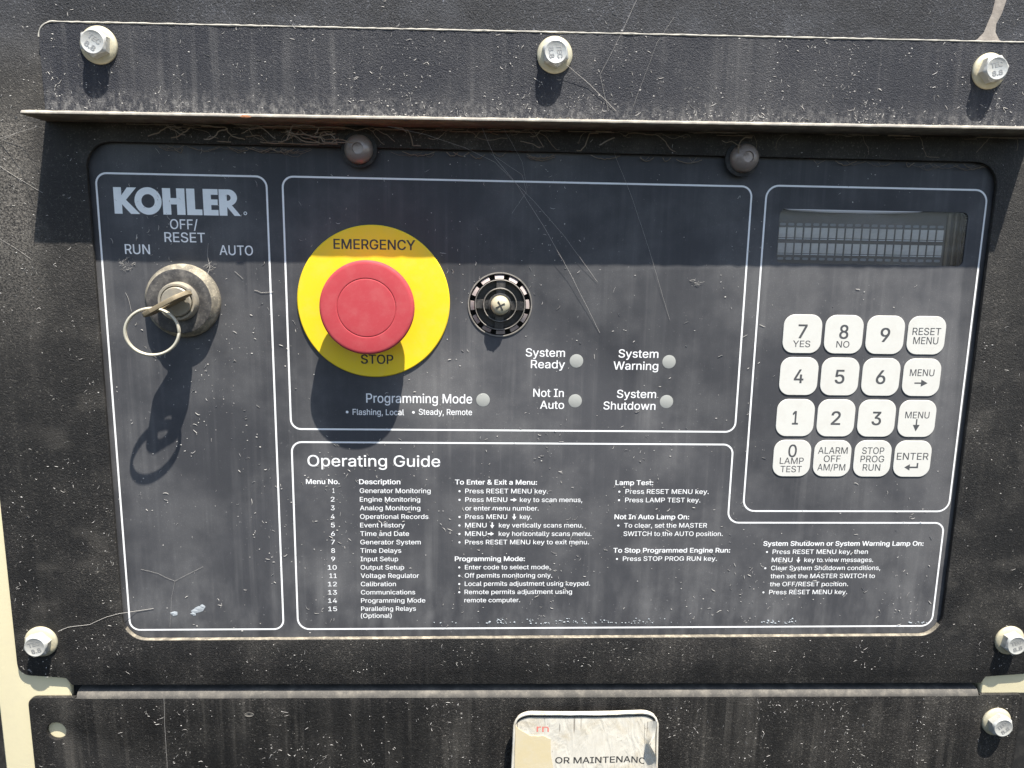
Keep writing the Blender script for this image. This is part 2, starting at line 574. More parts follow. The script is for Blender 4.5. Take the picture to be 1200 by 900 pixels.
def glyph_mesh(o, dg):
    """non-zero winding fill, so overlapping contours stay solid and counters stay open"""
    cu = o.evaluated_get(dg).to_curve(dg)
    loops = []
    for sp in cu.splines:
        pts = []
        if sp.type == 'BEZIER':
            bp = sp.bezier_points
            for i in range(len(bp)):
                a, b = bp[i], bp[(i + 1) % len(bp)]
                straight = (a.handle_right - a.co).length < 1e-6 and (b.handle_left - b.co).length < 1e-6
                d0, d1, d2 = a.handle_right - a.co, b.co - a.co, b.handle_left - a.co
                if abs(d0.x * d1.y - d0.y * d1.x) < 1e-7 and abs(d2.x * d1.y - d2.y * d1.x) < 1e-7:
                    straight = True
                n = 1 if straight else 5
                q = interpolate_bezier(a.co, a.handle_right, b.handle_left, b.co, n + 1)
                pts += [(v.x, v.y) for v in q[:-1]]
        else:
            pts = [(p.co[0], p.co[1]) for p in sp.points]
        cl = []
        for p in pts:
            if not cl or (abs(p[0] - cl[-1][0]) + abs(p[1] - cl[-1][1])) > 1e-5:
                cl.append(p)
        if len(cl) > 2 and abs(area2(cl)) > 1e-6:
            loops.append(cl)
    o.evaluated_get(dg).to_curve_clear()
    # constrained triangulation of all contours, kept where the winding number is not zero
    vin, ein, segs = [], [], []
    for l in loops:
        b = len(vin)
        vin += [Vector(p) for p in l]
        n = len(l)
        ein += [(b + k, b + (k + 1) % n) for k in range(n)]
        segs += [(l[k][0], l[k][1], l[(k + 1) % n][0], l[(k + 1) % n][1]) for k in range(n)]
    vo, eo, fo, _a, _b, _c = delaunay_2d_cdt(vin, ein, [], 0, 1e-6)
    V = [(v.x, v.y) for v in vo]
    sg = np.array(segs)
    fa = np.array([f[:3] for f in fo])
    va = np.array(V)
    cen = va[fa].mean(axis=1)
    y, x = cen[:, 1][:, None], cen[:, 0][:, None]
    up = (sg[:, 1] <= y) & (sg[:, 3] > y)
    dn = (sg[:, 1] > y) & (sg[:, 3] <= y)
    side = (sg[:, 2] - sg[:, 0]) * (y - sg[:, 1]) - (x - sg[:, 0]) * (sg[:, 3] - sg[:, 1])
    wind = (up & (side > 0)).sum(1) - (dn & (side < 0)).sum(1)
    F = [tuple(int(k) for k in f) for f, w in zip(fa, wind) if w != 0]
    return V, F
def flush_letters():
    ref = text_obj('H')
    bpy.context.view_layer.update()
    dg = bpy.context.evaluated_depsgraph_get()
    rm = bpy.data.meshes.new_from_object(ref.evaluated_get(dg))
    caph = max(v.co.y for v in rm.vertices)
    for (o, body, x0, x1, z, cap, mat, parent, h, warp, align, slant, bold) in QUEUE:
        src, pol = glyph_mesh(o, dg)
        xs = [v[0] for v in src]
        a, b = min(xs), max(xs)
        sy = cap / caph
        sx = (x1 - x0) / (b - a) if align == 'F' else sy
        if align == 'C':
            x0 = (x0 + x1) / 2 - (b - a) * sx / 2
        off = root_loc(parent)
        bw = bold * sy                      # heavier strokes: shifted copies, each a hair above the last
        shifts = [(0, 0)] if bw <= 0 else [(-bw, -bw * .6), (bw, -bw * .6), (-bw, bw * .6), (bw, bw * .6)]
        vs, fs = [], []
        for li, (dx, dz) in enumerate(shifts):
            b0 = len(vs)
            for (ux, uy) in src:
                X = x0 + bw + (ux - a) * sx * (1 - 2 * bw / max(x1 - x0, 1e-6)) + dx
                Z = z + uy * sy + slant * (X - x0) + dz
                hh = h + 0.004 * li
                if warp:
                    X, Z, hh = warp(X, Z, hh)
                vs.append(W(X, Z, hh) - off)
            fs += [tuple(i + b0 for i in p) for p in pol]
        me = bpy.data.meshes.new('lettering')
        me.from_pydata(vs, [], fs)
        me.materials.append(mat)
        n = bpy.data.objects.new('lettering', me)
        link(n, parent)
    for q in QUEUE:
        cu = q[0].data
        bpy.data.objects.remove(q[0])
        bpy.data.curves.remove(cu)
    cu = ref.data
    bpy.data.objects.remove(ref)
    bpy.data.curves.remove(cu)
    QUEUE.clear()

# ------------------------------------------------------------------ the setting
HS = 2.7        # housing sheet stands proud of the face plate
PS = 4.9        # shield plate on the housing
def zlow(x, z):                 # the lower seam runs down slightly to the right
    return z - 0.007 * (x - 30)

mb = MB()
mb.box(-420, 480, -420, 300, -60, -58)
o = mb.build('cabinet_interior', M['dark'], smooth=None)
o['kind'] = 'structure'
o['label'] = 'dark interior of the cabinet behind the panels'

# cream cabinet posts behind the black sheets
cr = empty('cabinet_post', W(-218, -260, -20), 'cream painted cabinet post along the left side of the black panels', 'post', 'cream cabinet posts')
plate('front_face', [(-230, -330), (-195.5, -330), (-195.5, 200), (-230, 200)], [], -3, 0.4, M['cream'], cr, 0.8)
mb = MB(); mb.box(-229.2, -227.2, -330, 200, -40, -3.2)
mb.build('side_return', M['cream'], cr)
cr2 = empty('cabinet_post', W(280, -214, -20), 'cream painted cabinet post peeping out beside the right end of the seam', 'post', 'cream cabinet posts')
plate('front_face', [(258.5, -219), (300, -219), (300, 200), (258.5, 200)], [], -3, 0.4, M['cream'], cr2, 0.8)
mb = MB(); mb.box(259.2, 261.2, -219, 200, -40, -3.2)
mb.build('side_return', M['cream'], cr2)

# upper housing sheet with the cut-out for the controller
CUT = rpoly(rect(-167.6, 232.4, -185.4, 43.2), 11, 10)
hp = empty('housing_panel', W(30, zlow(30, -210), HS - 2), 'black grainy sheet metal panel framing the controller cut-out', 'panel')
hout = rpoly([(-218.1, zlow(-218, -204.5)), (-196, zlow(-196, -206.2)), (-193.5, zlow(-193, -209.9)), (256.5, zlow(256, -209.9)), (258.5, zlow(258, -206.4)), (284, zlow(284, -204.5)), (284, 230), (-218.1, 230)],
             [6, 1, 1, 1, 1, 6, 4, 4], 6)
plate('sheet', hout, [list(reversed(CUT))], HS - 2, HS, M['housing'], hp, 0.35)
mb = MB()
mb.add([W(x, zlow(x, z), h) for x in (-193, 256) for (z, h) in ((-208.0, HS - 2.05), (-209.8, HS - 2.05), (-209.8, -18), (-208.0, -18))],
       [(0, 1, 5, 4), (1, 2, 6, 5), (2, 3, 7, 6), (3, 0, 4, 7), (0, 3, 2, 1), (4, 5, 6, 7)])
mb.build('bottom_return', M['housing'], hp)
# pale dust lying on the lower and left cut edge
def cut_dust(name, sel, thick):
    idx = [i for i in range(len(CUT)) if sel(*CUT[i])]
    seq = [CUT[i] for i in idx]
    c = Vector((32, -70))
    mb = MB(); vs, fs = [], []
    dense = []
    for a, b in zip(seq, seq[1:]):
        n = max(1, int((Vector(b) - Vector(a)).length / 2))
        dense += [(a[0] + (b[0] - a[0]) * k / n, a[1] + (b[1] - a[1]) * k / n) for k in range(n)]
    dense.append(seq[-1])
    for i, (x, z) in enumerate(dense):
        p, q = Vector(dense[max(0, i - 1)]), Vector(dense[min(len(dense) - 1, i + 1)])
        t = (q - p).normalized(); nn = Vector((-t.y, t.x))
        w = thick * random.uniform(0.5, 1.2)
        x2, z2 = x + nn.x * w, z + nn.y * w
        vs += [W(x - nn.x * .15, z - nn.y * .15, 0.3), W(x2, z2, 0.35), W(x2, z2, HS - 0.5 + random.uniform(-.1, .1)), W(x, z, HS - 0.15)]
    for i in range(len(dense) - 1):
        for k in range(3):
            fs.append((i * 4 + k, i * 4 + k + 1, i * 4 + k + 5, i * 4 + k + 4))
    mb.add(vs, fs)
    mb.build(name, M['cutdust'], hp, smooth=60)
cut_dust('edge_dust', lambda x, z: z < -178.0, 0.16)

# lower black panel
lp = empty('lower_panel', W(30, -260, HS - 2), 'black grainy lower sheet panel with a rolled top edge below the seam', 'panel')
zt = -216.9
lout = rpoly([(-214.8, -420), (279.7, -420), (279.7, zlow(279, zt + 0.6)), (257, zlow(257, zt + 0.6)), (257, zlow(257, zt)), (-192.5, zlow(-192, zt)), (-192.5, zlow(-192, zt + 0.6)), (-214.8, zlow(-214, zt + 0.6))],
             [0, 0, 3, 0, 0, 0, 0, 4], 6)
lout = [p for p in lout]
plate('sheet', lout, [list(reversed(circle(-202.8, -232.6, 4.6, 32)))], HS - 2, HS, M['lower'], lp, 0.3)
mb = MB()
xs = [-191.8 + (256 + 191.8) * k / 60 for k in range(61)]
prof = []
for k in range(9):
    a = math.pi / 2 * k / 8
    prof.append((zt - 0.25 + 3.6 * math.sin(a), HS - 0.02 - 3.6 + 3.6 * math.cos(a)))
prof.append((zt - 0.25 + 3.6, -18))
vs, fs = [], []
for x in xs:
    jz = random.uniform(-0.12, 0.12)
    for (z, h) in prof:
        vs.append(W(x, zlow(x, z) + jz * 0.5, h))
m_ = len(prof)
for i in range(len(xs) - 1):
    for k in range(m_ - 1):
        fs.append((i * m_ + k, i * m_ + k + 1, (i + 1) * m_ + k + 1, (i + 1) * m_ + k))
mb.add(vs, fs)
mb.build('rolled_top_edge', M['bend'], lp, smooth=60)
# small oval dent mark
x, z = P(292, 837.5, HS)
mb = MB(); mb.lathe([(2.4, HS - 0.1), (2.1, HS + 0.25), (1.5, HS + 0.02), (0, HS - 0.02)], 0, 0, 24)
mb.v = [Vector((v.x + x * S, v.y, v.z * 0.5 + z * S)) for v in mb.v]
mb.build('dimple', M['bend'], lp)

# ------------------------------------------------------------------ rain shield: plate and lip
SL = 0.0085
def sh(x, z, h):
    return W(x, z + 1.5 + SL * (x - 30), h)
rs = empty('rain_shield', W(31, 53, HS), 'dusty black angle bracket with a projecting lip above the controller', 'bracket')
prof_out = rpoly([(-181.6, 52.6), (243.6, 52.6), (243.6, 90.3), (-181.6, 90.3)], [0.5, 0.5, 6, 6], 8)
vs, fs = plate_geo(prof_out, [], HS + 0.02, PS, 0.3)
vs = [Vector((v.x, v.y, v.z + 0.0015 + SL * (v.x - 0.030))) for v in vs]
o = mesh_obj('back_plate', vs, fs, M['bracket'], rs, 35)
mb = MB()
pts = []
for (x, z) in prof_out:
    if z > 83:
        pts.append((x, z))
pts.sort(key=lambda q: (q[0]))
dn = []
for (a, b) in zip(pts, pts[1:]):
    n = max(1, int((b[0] - a[0]) / 2.0))
    dn += [(a[0] + (b[0] - a[0]) * k / n, a[1] + (b[1] - a[1]) * k / n) for k in range(n)]
dn = [q for q in dn if q[0] < 243]
mb.tube([sh(x, z - 0.25 + random.uniform(-.06, .06), PS - 0.1) for x, z in dn], [random.uniform(0.26, 0.5) for _ in dn], 6)
mb.build('worn_edge', M['worn'], rs, smooth=60)
# lip with slightly wavy, dust-caked front edge
mb = MB()
N = 140
vs, fs = [], []
for i in range(N + 1):
    x = -182.6 + (244.6 + 182.6) * i / N
    w1 = random.uniform(-0.10, 0.10); w2 = random.uniform(-0.12, 0.12)
    zt_, zb_ = 52.7, 51.1
    ring = [(zt_ + 0.2, HS + 0.3), (zt_, 8), (zt_ + w1, 19.9), (zt_ - 0.75, 20.85 + w2), (zb_ + 0.35, 20.9 + w2), (zb_ + w1, 20.4), (zb_, 8), (zb_, HS + 0.1)]
    vs += [sh(x, z, h) for z, h in ring]
k_ = 8
for i in range(N):
    for k in range(k_):
        fs.append((i * k_ + k, i * k_ + (k + 1) % k_, (i + 1) * k_ + (k + 1) % k_, (i + 1) * k_ + k))
fs.append(tuple(range(k_))); fs.append(tuple(reversed(range(N * k_, (N + 1) * k_))))
mb.add(vs, fs)
mb.build('lip', M['lip_edge'], rs, smooth=40)

# ------------------------------------------------------------------ controller face
cp = empty('control_panel', W(32, -185, -2), 'dark blue-grey generator control face with white printed frames, keypad and display', 'control panel')
DISP = rpoly(rect(135.2, 222.6, -3.0, 21.2), 2.6, 6)
BZ = (9.55, -23.6)
plate('faceplate', rpoly(rect(-170, 235, -188, 46), 12, 8), [list(reversed(DISP)), list(reversed(circle(BZ[0], BZ[1], 14.0, 64)))], -2, 0, M['overlay'], cp, 0.15)

def frame_line(pts, rads, w=0.80):
    """pts counter-clockwise; inset by w"""
    n = len(pts)
    inn = []
    rin = []
    for i in range(n):
        p0, p, p1 = Vector(pts[i - 1]), Vector(pts[i]), Vector(pts[(i + 1) % n])
        d0, d1 = (p - p0).normalized(), (p1 - p).normalized()
        n0, n1 = Vector((-d0.y, d0.x)), Vector((-d1.y, d1.x))
        inn.append(tuple(p + (n0 + n1) * w))
        convex = d0.x * d1.y - d0.y * d1.x > 0
        rin.append(rads[i] - w if convex else rads[i] + w)
    band('frame_line', rpoly(pts, rads, 8), w, 0.03, M['white_print'], cp, rpoly(inn, rin, 8))
def R4(x0, x1, z0, z1): return [(x0, z0), (x1, z0), (x1, z1), (x0, z1)]
frame_line(R4(-165.7, -92.4, -181.7, 30.9), [5] * 4)
frame_line(R4(-86.3, 122.0, -82.4, 31.1), [5] * 4)
frame_line(R4(127.9, 230.6, -121.6, 31.7), [6] * 4)
frame_line([(-86.3, -181.8), (229.2, -181.8), (229.2, -126.7), (121.6, -126.7), (121.6, -87.8), (-86.3, -87.8)], [6, 6, 5, 5, 5, 5])

WP = M['white_print']
# brand name, drawn as heavy geometric capitals
def glyph(poly, holes=()):
    flat('brand_letter', poly, holes, 0.03, M['logo_print'], cp)
lx0, lz0 = P(134.6, 250.3); lx1 = P(282.0, 251.0)[0]; lz1 = P(134, 219.2)[1]
def LG(u, v):                       # u in 130..942 (measured), v 0..1
    return (lx0 + (u - 133) / (942 - 133) * (lx1 - lx0), lz0 + v * (lz1 - lz0))
def LP(pts): return [LG(u, v) for u, v in pts]
glyph(LP([(133, 0), (183, 0), (183, .36), (237, 0), (296, 0), (210, .53), (280, 1), (221, 1), (183, .70), (183, 1), (133, 1)]))
oc = LG(351, .5)
ow = (LG(437, 0)[0] - LG(264, 0)[0]) / 2
ohh = (lz1 - lz0) * 0.52
glyph([(oc[0] + ow * math.cos(t * math.pi / 24), oc[1] + ohh * math.sin(t * math.pi / 24)) for t in range(48)],
      [[(oc[0] + ow * 0.49 * math.cos(-t * math.pi / 24), oc[1] + ohh * 0.50 * math.sin(-t * math.pi / 24)) for t in range(48)]])
glyph(LP([(444, 0), (496, 0), (496, .39), (534, .39), (534, 0), (587, 0), (587, 1), (534, 1), (534, .63), (496, .63), (496, 1), (444, 1)]))
glyph(LP([(598, 0), (696, 0), (696, .22), (651, .22), (651, 1), (598, 1)]))
glyph(LP([(704, 0), (800, 0), (800, .21), (755, .21), (755, .395), (797, .395), (797, .61), (755, .61), (755, .785), (800, .785), (800, 1), (704, 1)]))
rb = [(806, 0), (857, 0), (857, .33), (903, 0), (942, 0), (942, .01), (888, .40)]
for t in range(-8, 9):
    a = t * math.pi / 16 * 0.98
    rb.append((868 + 55 * math.cos(a), .69 + .31 * math.sin(a)))
rb += [(858, 1), (806, 1)]
glyph(LP(rb), [LP([(857, .57), (857, .80)] + [(862 + 20 * math.cos(t * math.pi / 12), .685 + .115 * math.sin(t * math.pi / 12)) for t in range(6, -7, -1)])])
rc = P(287.5, 250.0)
flat('registered_mark', circle(rc[0], rc[1], 0.75, 14), [list(reversed(circle(rc[0], rc[1], 0.45, 14)))], 0.03, M['logo_print'], cp)

for t in [('OFF/', 199.5, 232, 268.2, 4.15), ('RESET', 193, 240.5, 283.4, 4.15), ('RUN', 146.7, 176, 297.4, 4.15), ('AUTO', 257.4, 296.6, 298.6, 4.15),
          ('System', 616, 662, 417.7, 3.75), ('Ready', 622, 662, 431.3, 3.75), ('System', 724.7, 771.4, 418.9, 3.75), ('Warning', 718.8, 771.2, 433.0, 3.75),
          ('Not In', 624.8, 660.6, 464.9, 3.75), ('Auto', 632.8, 661, 478.9, 3.75), ('System', 722.8, 768.7, 466.1, 3.75), ('Shutdown', 707, 768, 479.8, 3.75),
          ('Programming Mode', 429.2, 553.3, 471.8, 4.3), ('Flashing, Local', 413.3, 473.5, 486.1, 2.75), ('Steady, Remote', 490.8, 553.2, 486.0, 2.75),
          ('Operating Guide', 360.5, 515.8, 546.3, 5.3)]:
    letters_px(t[0], t[1], t[2], t[3], t[4], WP, cp, bold=0.006)
def dot(px, py, r):
    x, z = P(px, py)
    flat('bullet', circle(x, z, r, 12), [], 0.03, WP, cp)
dot(406.8, 482.8, 0.62); dot(484.5, 483.2, 0.62)

# operating guide: rows share one line grid
ZR0, ZR14 = P(400, 577.6)[1], P(400, 716.0)[1]
def zrow(i): return ZR0 + (ZR14 - ZR0) * i / 14.0
def pyrow(px, z):
    lo, hi = 500.0, 780.0
    for _ in range(40):
        md = (lo + hi) / 2
        if P(px, md)[1] > z: lo = md
        else: hi = md
    return lo
def G(row, body, pl, pr, bold=False, zz=None):
    z = zrow(row) if zz is None else zz
    py = pyrow(pl, z)
    letters(body, P(pl, py)[0], P(pr, pyrow(pr, z))[0], z, 2.32 if bold else 2.26, WP, cp, 0.03, 0.015 if bold else 0.004)
def B(row, px, zz=None):
    z = (zrow(row) if zz is None else zz) + 1.0
    x = P(px, pyrow(px, z))[0]
    flat('bullet', circle(x, z, 0.5, 10), [], 0.03, WP, cp)
def arrow(row, px, ang, zz=None, s=1.0):
    z = (zrow(row) if zz is None else zz) + 1.05
    x = P(px, pyrow(px, z))[0]
    pts = [(-1.5, -.3), (-.1, -.3), (-.1, -1.0), (1.5, 0), (-.1, 1.0), (-.1, .3), (-1.5, .3)]
    ca, sa = math.cos(ang), math.sin(ang)
    flat('arrow', [(x + s * (u * ca - v * sa), z + s * (u * sa + v * ca)) for u, v in pts], [], 0.03, WP, cp)
DN = -math.pi / 2
HZ = -1.02
G(HZ, 'Menu No.', 358.6, 398, True)
G(HZ, 'Description', 420.9, 469.2, True)
guide = [('Generator Monitoring', 504.6), ('Engine Monitoring', 492.4), ('Analog Monitoring', 492.6), ('Operational Records', 502), ('Event History', 474.4), ('Time and Date', 479.4),
         ('Generator System', 493), ('Time Delays', 470.2), ('Input Setup', 466.6), ('Output Setup', 473.6), ('Voltage Regulator', 491), ('Calibration', 464), ('Communications', 486.6), ('Programming Mode', 498.4), ('Paralleling Relays', 487.4)]
for i, (s_, r_) in enumerate(guide):
    num = str(i + 1)
    xr = 392.6 - (0.1 * i * 0.1) + 0.1 * i
    wd = {'1': 2.2}.get(num, 4.4) if i < 9 else 9.2
    if num == '11': wd = 7.4
    G(i, num, xr - wd - (0.6 if i < 9 else 0), xr - (0.6 if i < 9 else 0) + (1.2 if i >= 9 else 0))
    G(i, s_, 421.6 + 0.12 * i, r_)
G(14.85, '(Optional)', 423, 459)
G(HZ, 'To Enter & Exit a Menu:', 533.2, 629.2, True)
B(0, 538.5); G(0, 'Press RESET MENU key.', 545.2, 642)
B(1, 538.5); G(1, 'Press MENU', 545.2, 594.4); arrow(1, 602, 0); G(1, 'key to scan menus,', 609.2, 682.3)
G(2, 'or enter menu number.', 545.2, 631.2)
B(3, 538.5); G(3, 'Press MENU', 545.2, 594.2); arrow(3, 602.6, DN); G(3, 'key.', 609.2, 622.8)
B(4, 538.4); G(4, 'MENU', 545, 570.2); arrow(4, 576.8, DN); G(4, 'key vertically scans menu.', 584.6, 683.2)
B(5, 538.4); G(5, 'MENU', 545, 570.2); arrow(5, 575.2, 0); G(5, 'key horizontally scans menu.', 584.4, 693)
B(6, 538.4); G(6, 'Press RESET MENU key to exit menu.', 545, 690)
G(8, 'Programming Mode:', 533, 615, True)
B(9, 538.2); G(9, 'Enter code to select mode.', 544.8, 645)
B(10, 538.2); G(10, 'Off permits monitoring only.', 544.6, 647)
B(11, 538.2); G(11, 'Local permits adjustment using keypad.', 544.6, 691.4)
B(12, 538.2); G(12, 'Remote permits adjustment using', 544.4, 670.2)
G(13, 'remote computer.', 544.2, 609.4)
G(HZ, 'Lamp Test:', 721.2, 765.4, True)
B(0, 725.8); G(0, 'Press RESET MENU key.', 732.9, 830.4)
B(1, 725.4); G(1, 'Press LAMP TEST key.', 732.5, 820.6)
G(3, 'Not In Auto Lamp On:', 720, 807.4, True)
B(4, 724.6); G(4, 'To clear, set the MASTER', 731.2, 828.4)
G(5, 'SWITCH to the AUTO position.', 730.6, 846.8)
G(7, 'To Stop Programmed Engine Run:', 718.6, 855.4, True)
B(8, 723); G(8, 'Press STOP PROG RUN key.', 729.8, 840)
Z4 = [P(990, 639.5)[1] + (P(950, 696.2)[1] - P(990, 639.5)[1]) * k / 6 for k in range(7)]
G(0, 'System Shutdown or System Warning Lamp On:', 894.4, 1082, True, Z4[0])
B(0, 898.8, Z4[1]); G(0, 'Press RESET MENU key, then', 905.2, 1016.8, False, Z4[1])
G(0, 'MENU', 904.2, 928.4, False, Z4[2]); arrow(0, 935.6, DN, Z4[2]); G(0, 'key to view messages.', 942.4, 1023, False, Z4[2])
B(0, 896.8, Z4[3]); G(0, 'Clear System Shutdown conditions,', 903.4, 1031.4, False, Z4[3])
G(0, 'then set the MASTER SWITCH to', 902.8, 1025, False, Z4[4])
G(0, 'the OFF/RESET position.', 902, 993.6, False, Z4[5])
B(0, 894.6, Z4[6]); G(0, 'Press RESET MENU key.', 901.2, 992.6, False, Z4[6])

# indicator lamps
lamp_src = None
for (px, py) in ((675.5, 423), (784, 424), (674, 469.8), (781, 470.7), (566, 468.7)):
    x, z = P(px, py)
    if lamp_src is None:
        mb = MB(); mb.lathe([(3.15, 0.0), (3.12, 0.06), (2.95, 0.10), (0, 0.12)], 0, 0, 32)
        lamp_src = mb.build('indicator_lamp', M['lamp'], None)
        l_ = lamp_src
    else:
        l_ = lamp_src.copy(); COL.objects.link(l_)
    l_.parent = cp
    l_.location = W(x, z, 0) - root_loc(cp)

# keypad
key_vs, key_fs = plate_geo(rpoly(rect(-9.1, 9.1, -9.0, 9.0), 5.2, 8), [], 0.0, 0.38, 0.17)
KX = [150.0, 169.6, 189.3, 209.0]
KZ = [-35.1, -55.0, -74.9, -94.7]
caps = [[('7', 'YES'), ('8', 'NO'), ('9',), ('RESET', 'MENU')],
        [('4',), ('5',), ('6',), ('MENU', '>')],
        [('1',), ('2',), ('3',), ('MENU', 'v')],
        [('0', 'LAMP', 'TEST'), ('ALARM', 'OFF', 'AM/PM'), ('STOP', 'PROG', 'RUN'), ('ENTER', '<')]]
KP = M['key_print']
key_mesh = None
PXW = 0.398
for r in range(4):
    for c in range(4):
        if key_mesh is None:
            k_ = mesh_obj('key', [v for v in key_vs], key_fs, M['key_white'], None, 35)
            key_mesh = k_.data
        else:
            k_ = bpy.data.objects.new('key', key_mesh); COL.objects.link(k_)
        k_.parent = cp
        kx, kz = KX[c], KZ[r]
        k_.location = W(kx, kz, 0) - root_loc(cp)
        H = 0.40
        def L(s, dz, cap, wd, bold=0.004):       # dz = centre offset in mm
            letters(s, kx - wd / 2, kx + wd / 2, kz + dz - cap / 2, cap, KP, k_, H, bold, align='F')
        e = caps[r][c]
        if len(e) == 1:
            L(e[0], 0, 6.4, 2.9 if e[0] == '1' else 4.6, 0.012)
        elif e[0] in '78':
            L(e[0], 1.2, 6.3, 4.3, 0.012); L(e[1], -4.6, 3.0, 8.2 if e[1] == 'YES' else 6.2)
        elif e[0] == '0':
            L('0', 3.7, 6.0, 4.1, 0.008); L('LAMP', -1.2, 3.1, 11.6); L('TEST', -5.3, 3.1, 10.4)
        elif e == ('RESET', 'MENU'):
            L('RESET', 1.9, 3.3, 13.6); L('MENU', -2.4, 3.3, 12.0)
        elif e[0] == 'ALARM':
            L('ALARM', 4.0, 3.2, 14.4); L('OFF', -0.1, 3.2, 8.2); L('AM/PM', -4.3, 3.2, 13.6)
        elif e[0] == 'STOP':
            L('STOP', 4.0, 3.2, 10.8); L('PROG', -0.1, 3.2, 11.6); L('RUN', -4.3, 3.2, 8.6)
        else:
            if e[0] == 'ENTER': L('ENTER', 1.3, 3.4, 15.6)
            else: L('MENU', 2.3 if e[1] == '>' else 1.8, 3.2, 11.8)
            if e[1] == '>':
                pts = [(-3.2, -.35), (0, -.35), (0, -1.7), (3.2, 0), (0, 1.7), (0, .35), (-3.2, .35)]; dz = -2.7
            elif e[1] == 'v':
                pts = [(-.35, 3.0), (-.35, 0.2), (-1.7, 0.2), (0, -3.0), (1.7, 0.2), (.35, 0.2), (.35, 3.0)]; dz = -3.2
            else:
                pts = [(-3.6, 0), (-.9, -1.6), (-.9, -.4), (3.2, -.4), (3.2, 2.2), (2.4, 2.2), (2.4, .4), (-.9, .4), (-.9, 1.6)]; dz = -4.2
            flat('arrow', [(kx + u, kz + v + dz) for u, v in pts], [], H, KP, k_)

# display: well, cells, glass
dsp = None
mb = MB()
nD = len(DISP)
vs = [W(x, z, -0.15) for x, z in DISP] + [W(x, z, -6.0) for x, z in DISP]
mb.add(vs, [(i, (i + 1) % nD, nD + (i + 1) % nD, nD + i) for i in range(nD)] + [tuple(range(nD, 2 * nD))])
dsp = mb.build('display', M['lcd'], cp, smooth=30)
dsp.data.materials.clear(); dsp.data.materials.append(M['well'])
cell_m = None; cur_m = None
cx0, cx1 = 137.0, 214.6
cpit = (cx1 - cx0 + 0.75) / 20
rows = [(13.35, 7.75), (6.25, 0.85)]
for ri, (zt1, zb1) in enumerate(rows):
    for ci in range(20):
        xx = cx0 + ci * cpit + cpit / 2
        zc = (zt1 + zb1) / 2
        if cell_m is None:
            mb = MB()
            mb.box(-1.55, 1.55, -1.75, 2.8, -0.15, 0.15)
            o = mb.build('character_cell', M['cell'], None, smooth=None)
            cell_m = o.data
            mb = MB(); mb.box(-1.55, 1.55, -2.5, -2.1, -0.15, 0.15)
            o2 = mb.build('cursor_bar', M['cursor'], None, smooth=None); cur_m = o2.data
        else:
            o = bpy.data.objects.new('character_cell', cell_m); COL.objects.link(o)
            o2 = bpy.data.objects.new('cursor_bar', cur_m); COL.objects.link(o2)
        for q in (o, o2):
            q.parent = dsp
            q.location = W(xx, zc, -5.0) - root_loc(dsp)
reflection_m = None
for zc in (-0.75, 14.75):  # faint blobs modelled in place of the cells' reflections
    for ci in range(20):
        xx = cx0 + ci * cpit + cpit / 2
        if reflection_m is None:
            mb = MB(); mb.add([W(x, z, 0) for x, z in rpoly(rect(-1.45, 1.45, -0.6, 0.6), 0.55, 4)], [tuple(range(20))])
            o = mb.build('contact_pad', M['pad'], None, smooth=None); reflection_m = o.data
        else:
            o = bpy.data.objects.new('contact_pad', reflection_m); COL.objects.link(o)
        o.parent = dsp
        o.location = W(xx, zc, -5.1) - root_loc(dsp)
mb = MB(); vs = []  # skylight highlight on the window's top bevel, made as a pale strip
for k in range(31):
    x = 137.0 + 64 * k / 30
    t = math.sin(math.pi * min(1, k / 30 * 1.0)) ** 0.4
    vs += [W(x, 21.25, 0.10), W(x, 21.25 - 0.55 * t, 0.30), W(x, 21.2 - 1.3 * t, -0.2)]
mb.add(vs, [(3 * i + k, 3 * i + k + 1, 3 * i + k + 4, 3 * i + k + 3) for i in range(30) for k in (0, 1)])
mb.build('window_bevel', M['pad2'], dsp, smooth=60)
mb = MB(); mb.add([W(x, z, -0.45) for x, z in DISP], [tuple(range(nD))])
mb.build('glass', M['glass'], dsp, smooth=None)
for (a_, b_, h_) in ((216.2, 217.6, -4.6), (219.0, 219.8, -3.6), (221.0, 222.4, -2.4)):
    mb = MB(); mb.box(a_, b_, -2.8, 20.9, h_ - 0.4, h_)
    mb.build('side_clip', M['well'], dsp, smooth=None)
mb = MB()
mb.box(134.5, 223, -3.5, 21.7, -5.6, -5.2)
mb.build('lcd_backing', M['lcd'], dsp, smooth=None)

# ------------------------------------------------------------------ emergency stop
EX, EZ = -47.1, -23.2
es = empty('emergency_stop', W(EX, EZ, 0), 'red mushroom emergency stop push button on a round yellow disc', 'emergency button')
mb = MB(); mb.lathe([(0, 0.02), (34.0, 0.02), (34.0, 0.7), (33.6, 1.05), (0, 1.05)], EX, EZ, 128)
yd = mb.build('yellow_disc', M['yellow'], es)
letters_px('EMERGENCY', 390.9, 486.6, 291.4, 4.25, M['black_print'], yd, 1.075, 0.013)
letters_px('STOP', 423, 461, 426.0, 4.1, M['black_print'], yd, 1.075, 0.013)
mb = MB(); mb.lathe([(15.2, 1.0), (15.2, 9.2), (0, 9.2)], EX - 0.5, EZ - 0.9, 64)
mb.build('stem', M['red'], es)
mb = MB(); mb.lathe([(0, 8.6), (16.5, 8.6), (19.2, 9.8), (20.1, 12.0), (20.2, 15.4), (20.1, 16.3), (19.85, 16.8), (19.4, 17.05), (18.6, 17.15), (13.0, 17.3), (12.72, 17.29), (12.58, 17.2), (12.52, 17.0), (12.44, 17.0), (12.38, 17.2), (12.24, 17.29), (11.9, 17.31), (8, 17.4), (0, 17.45)], EX - 0.9, EZ - 1.4, 128)
mb.build('button_cap', M['red'], es, smooth=40)

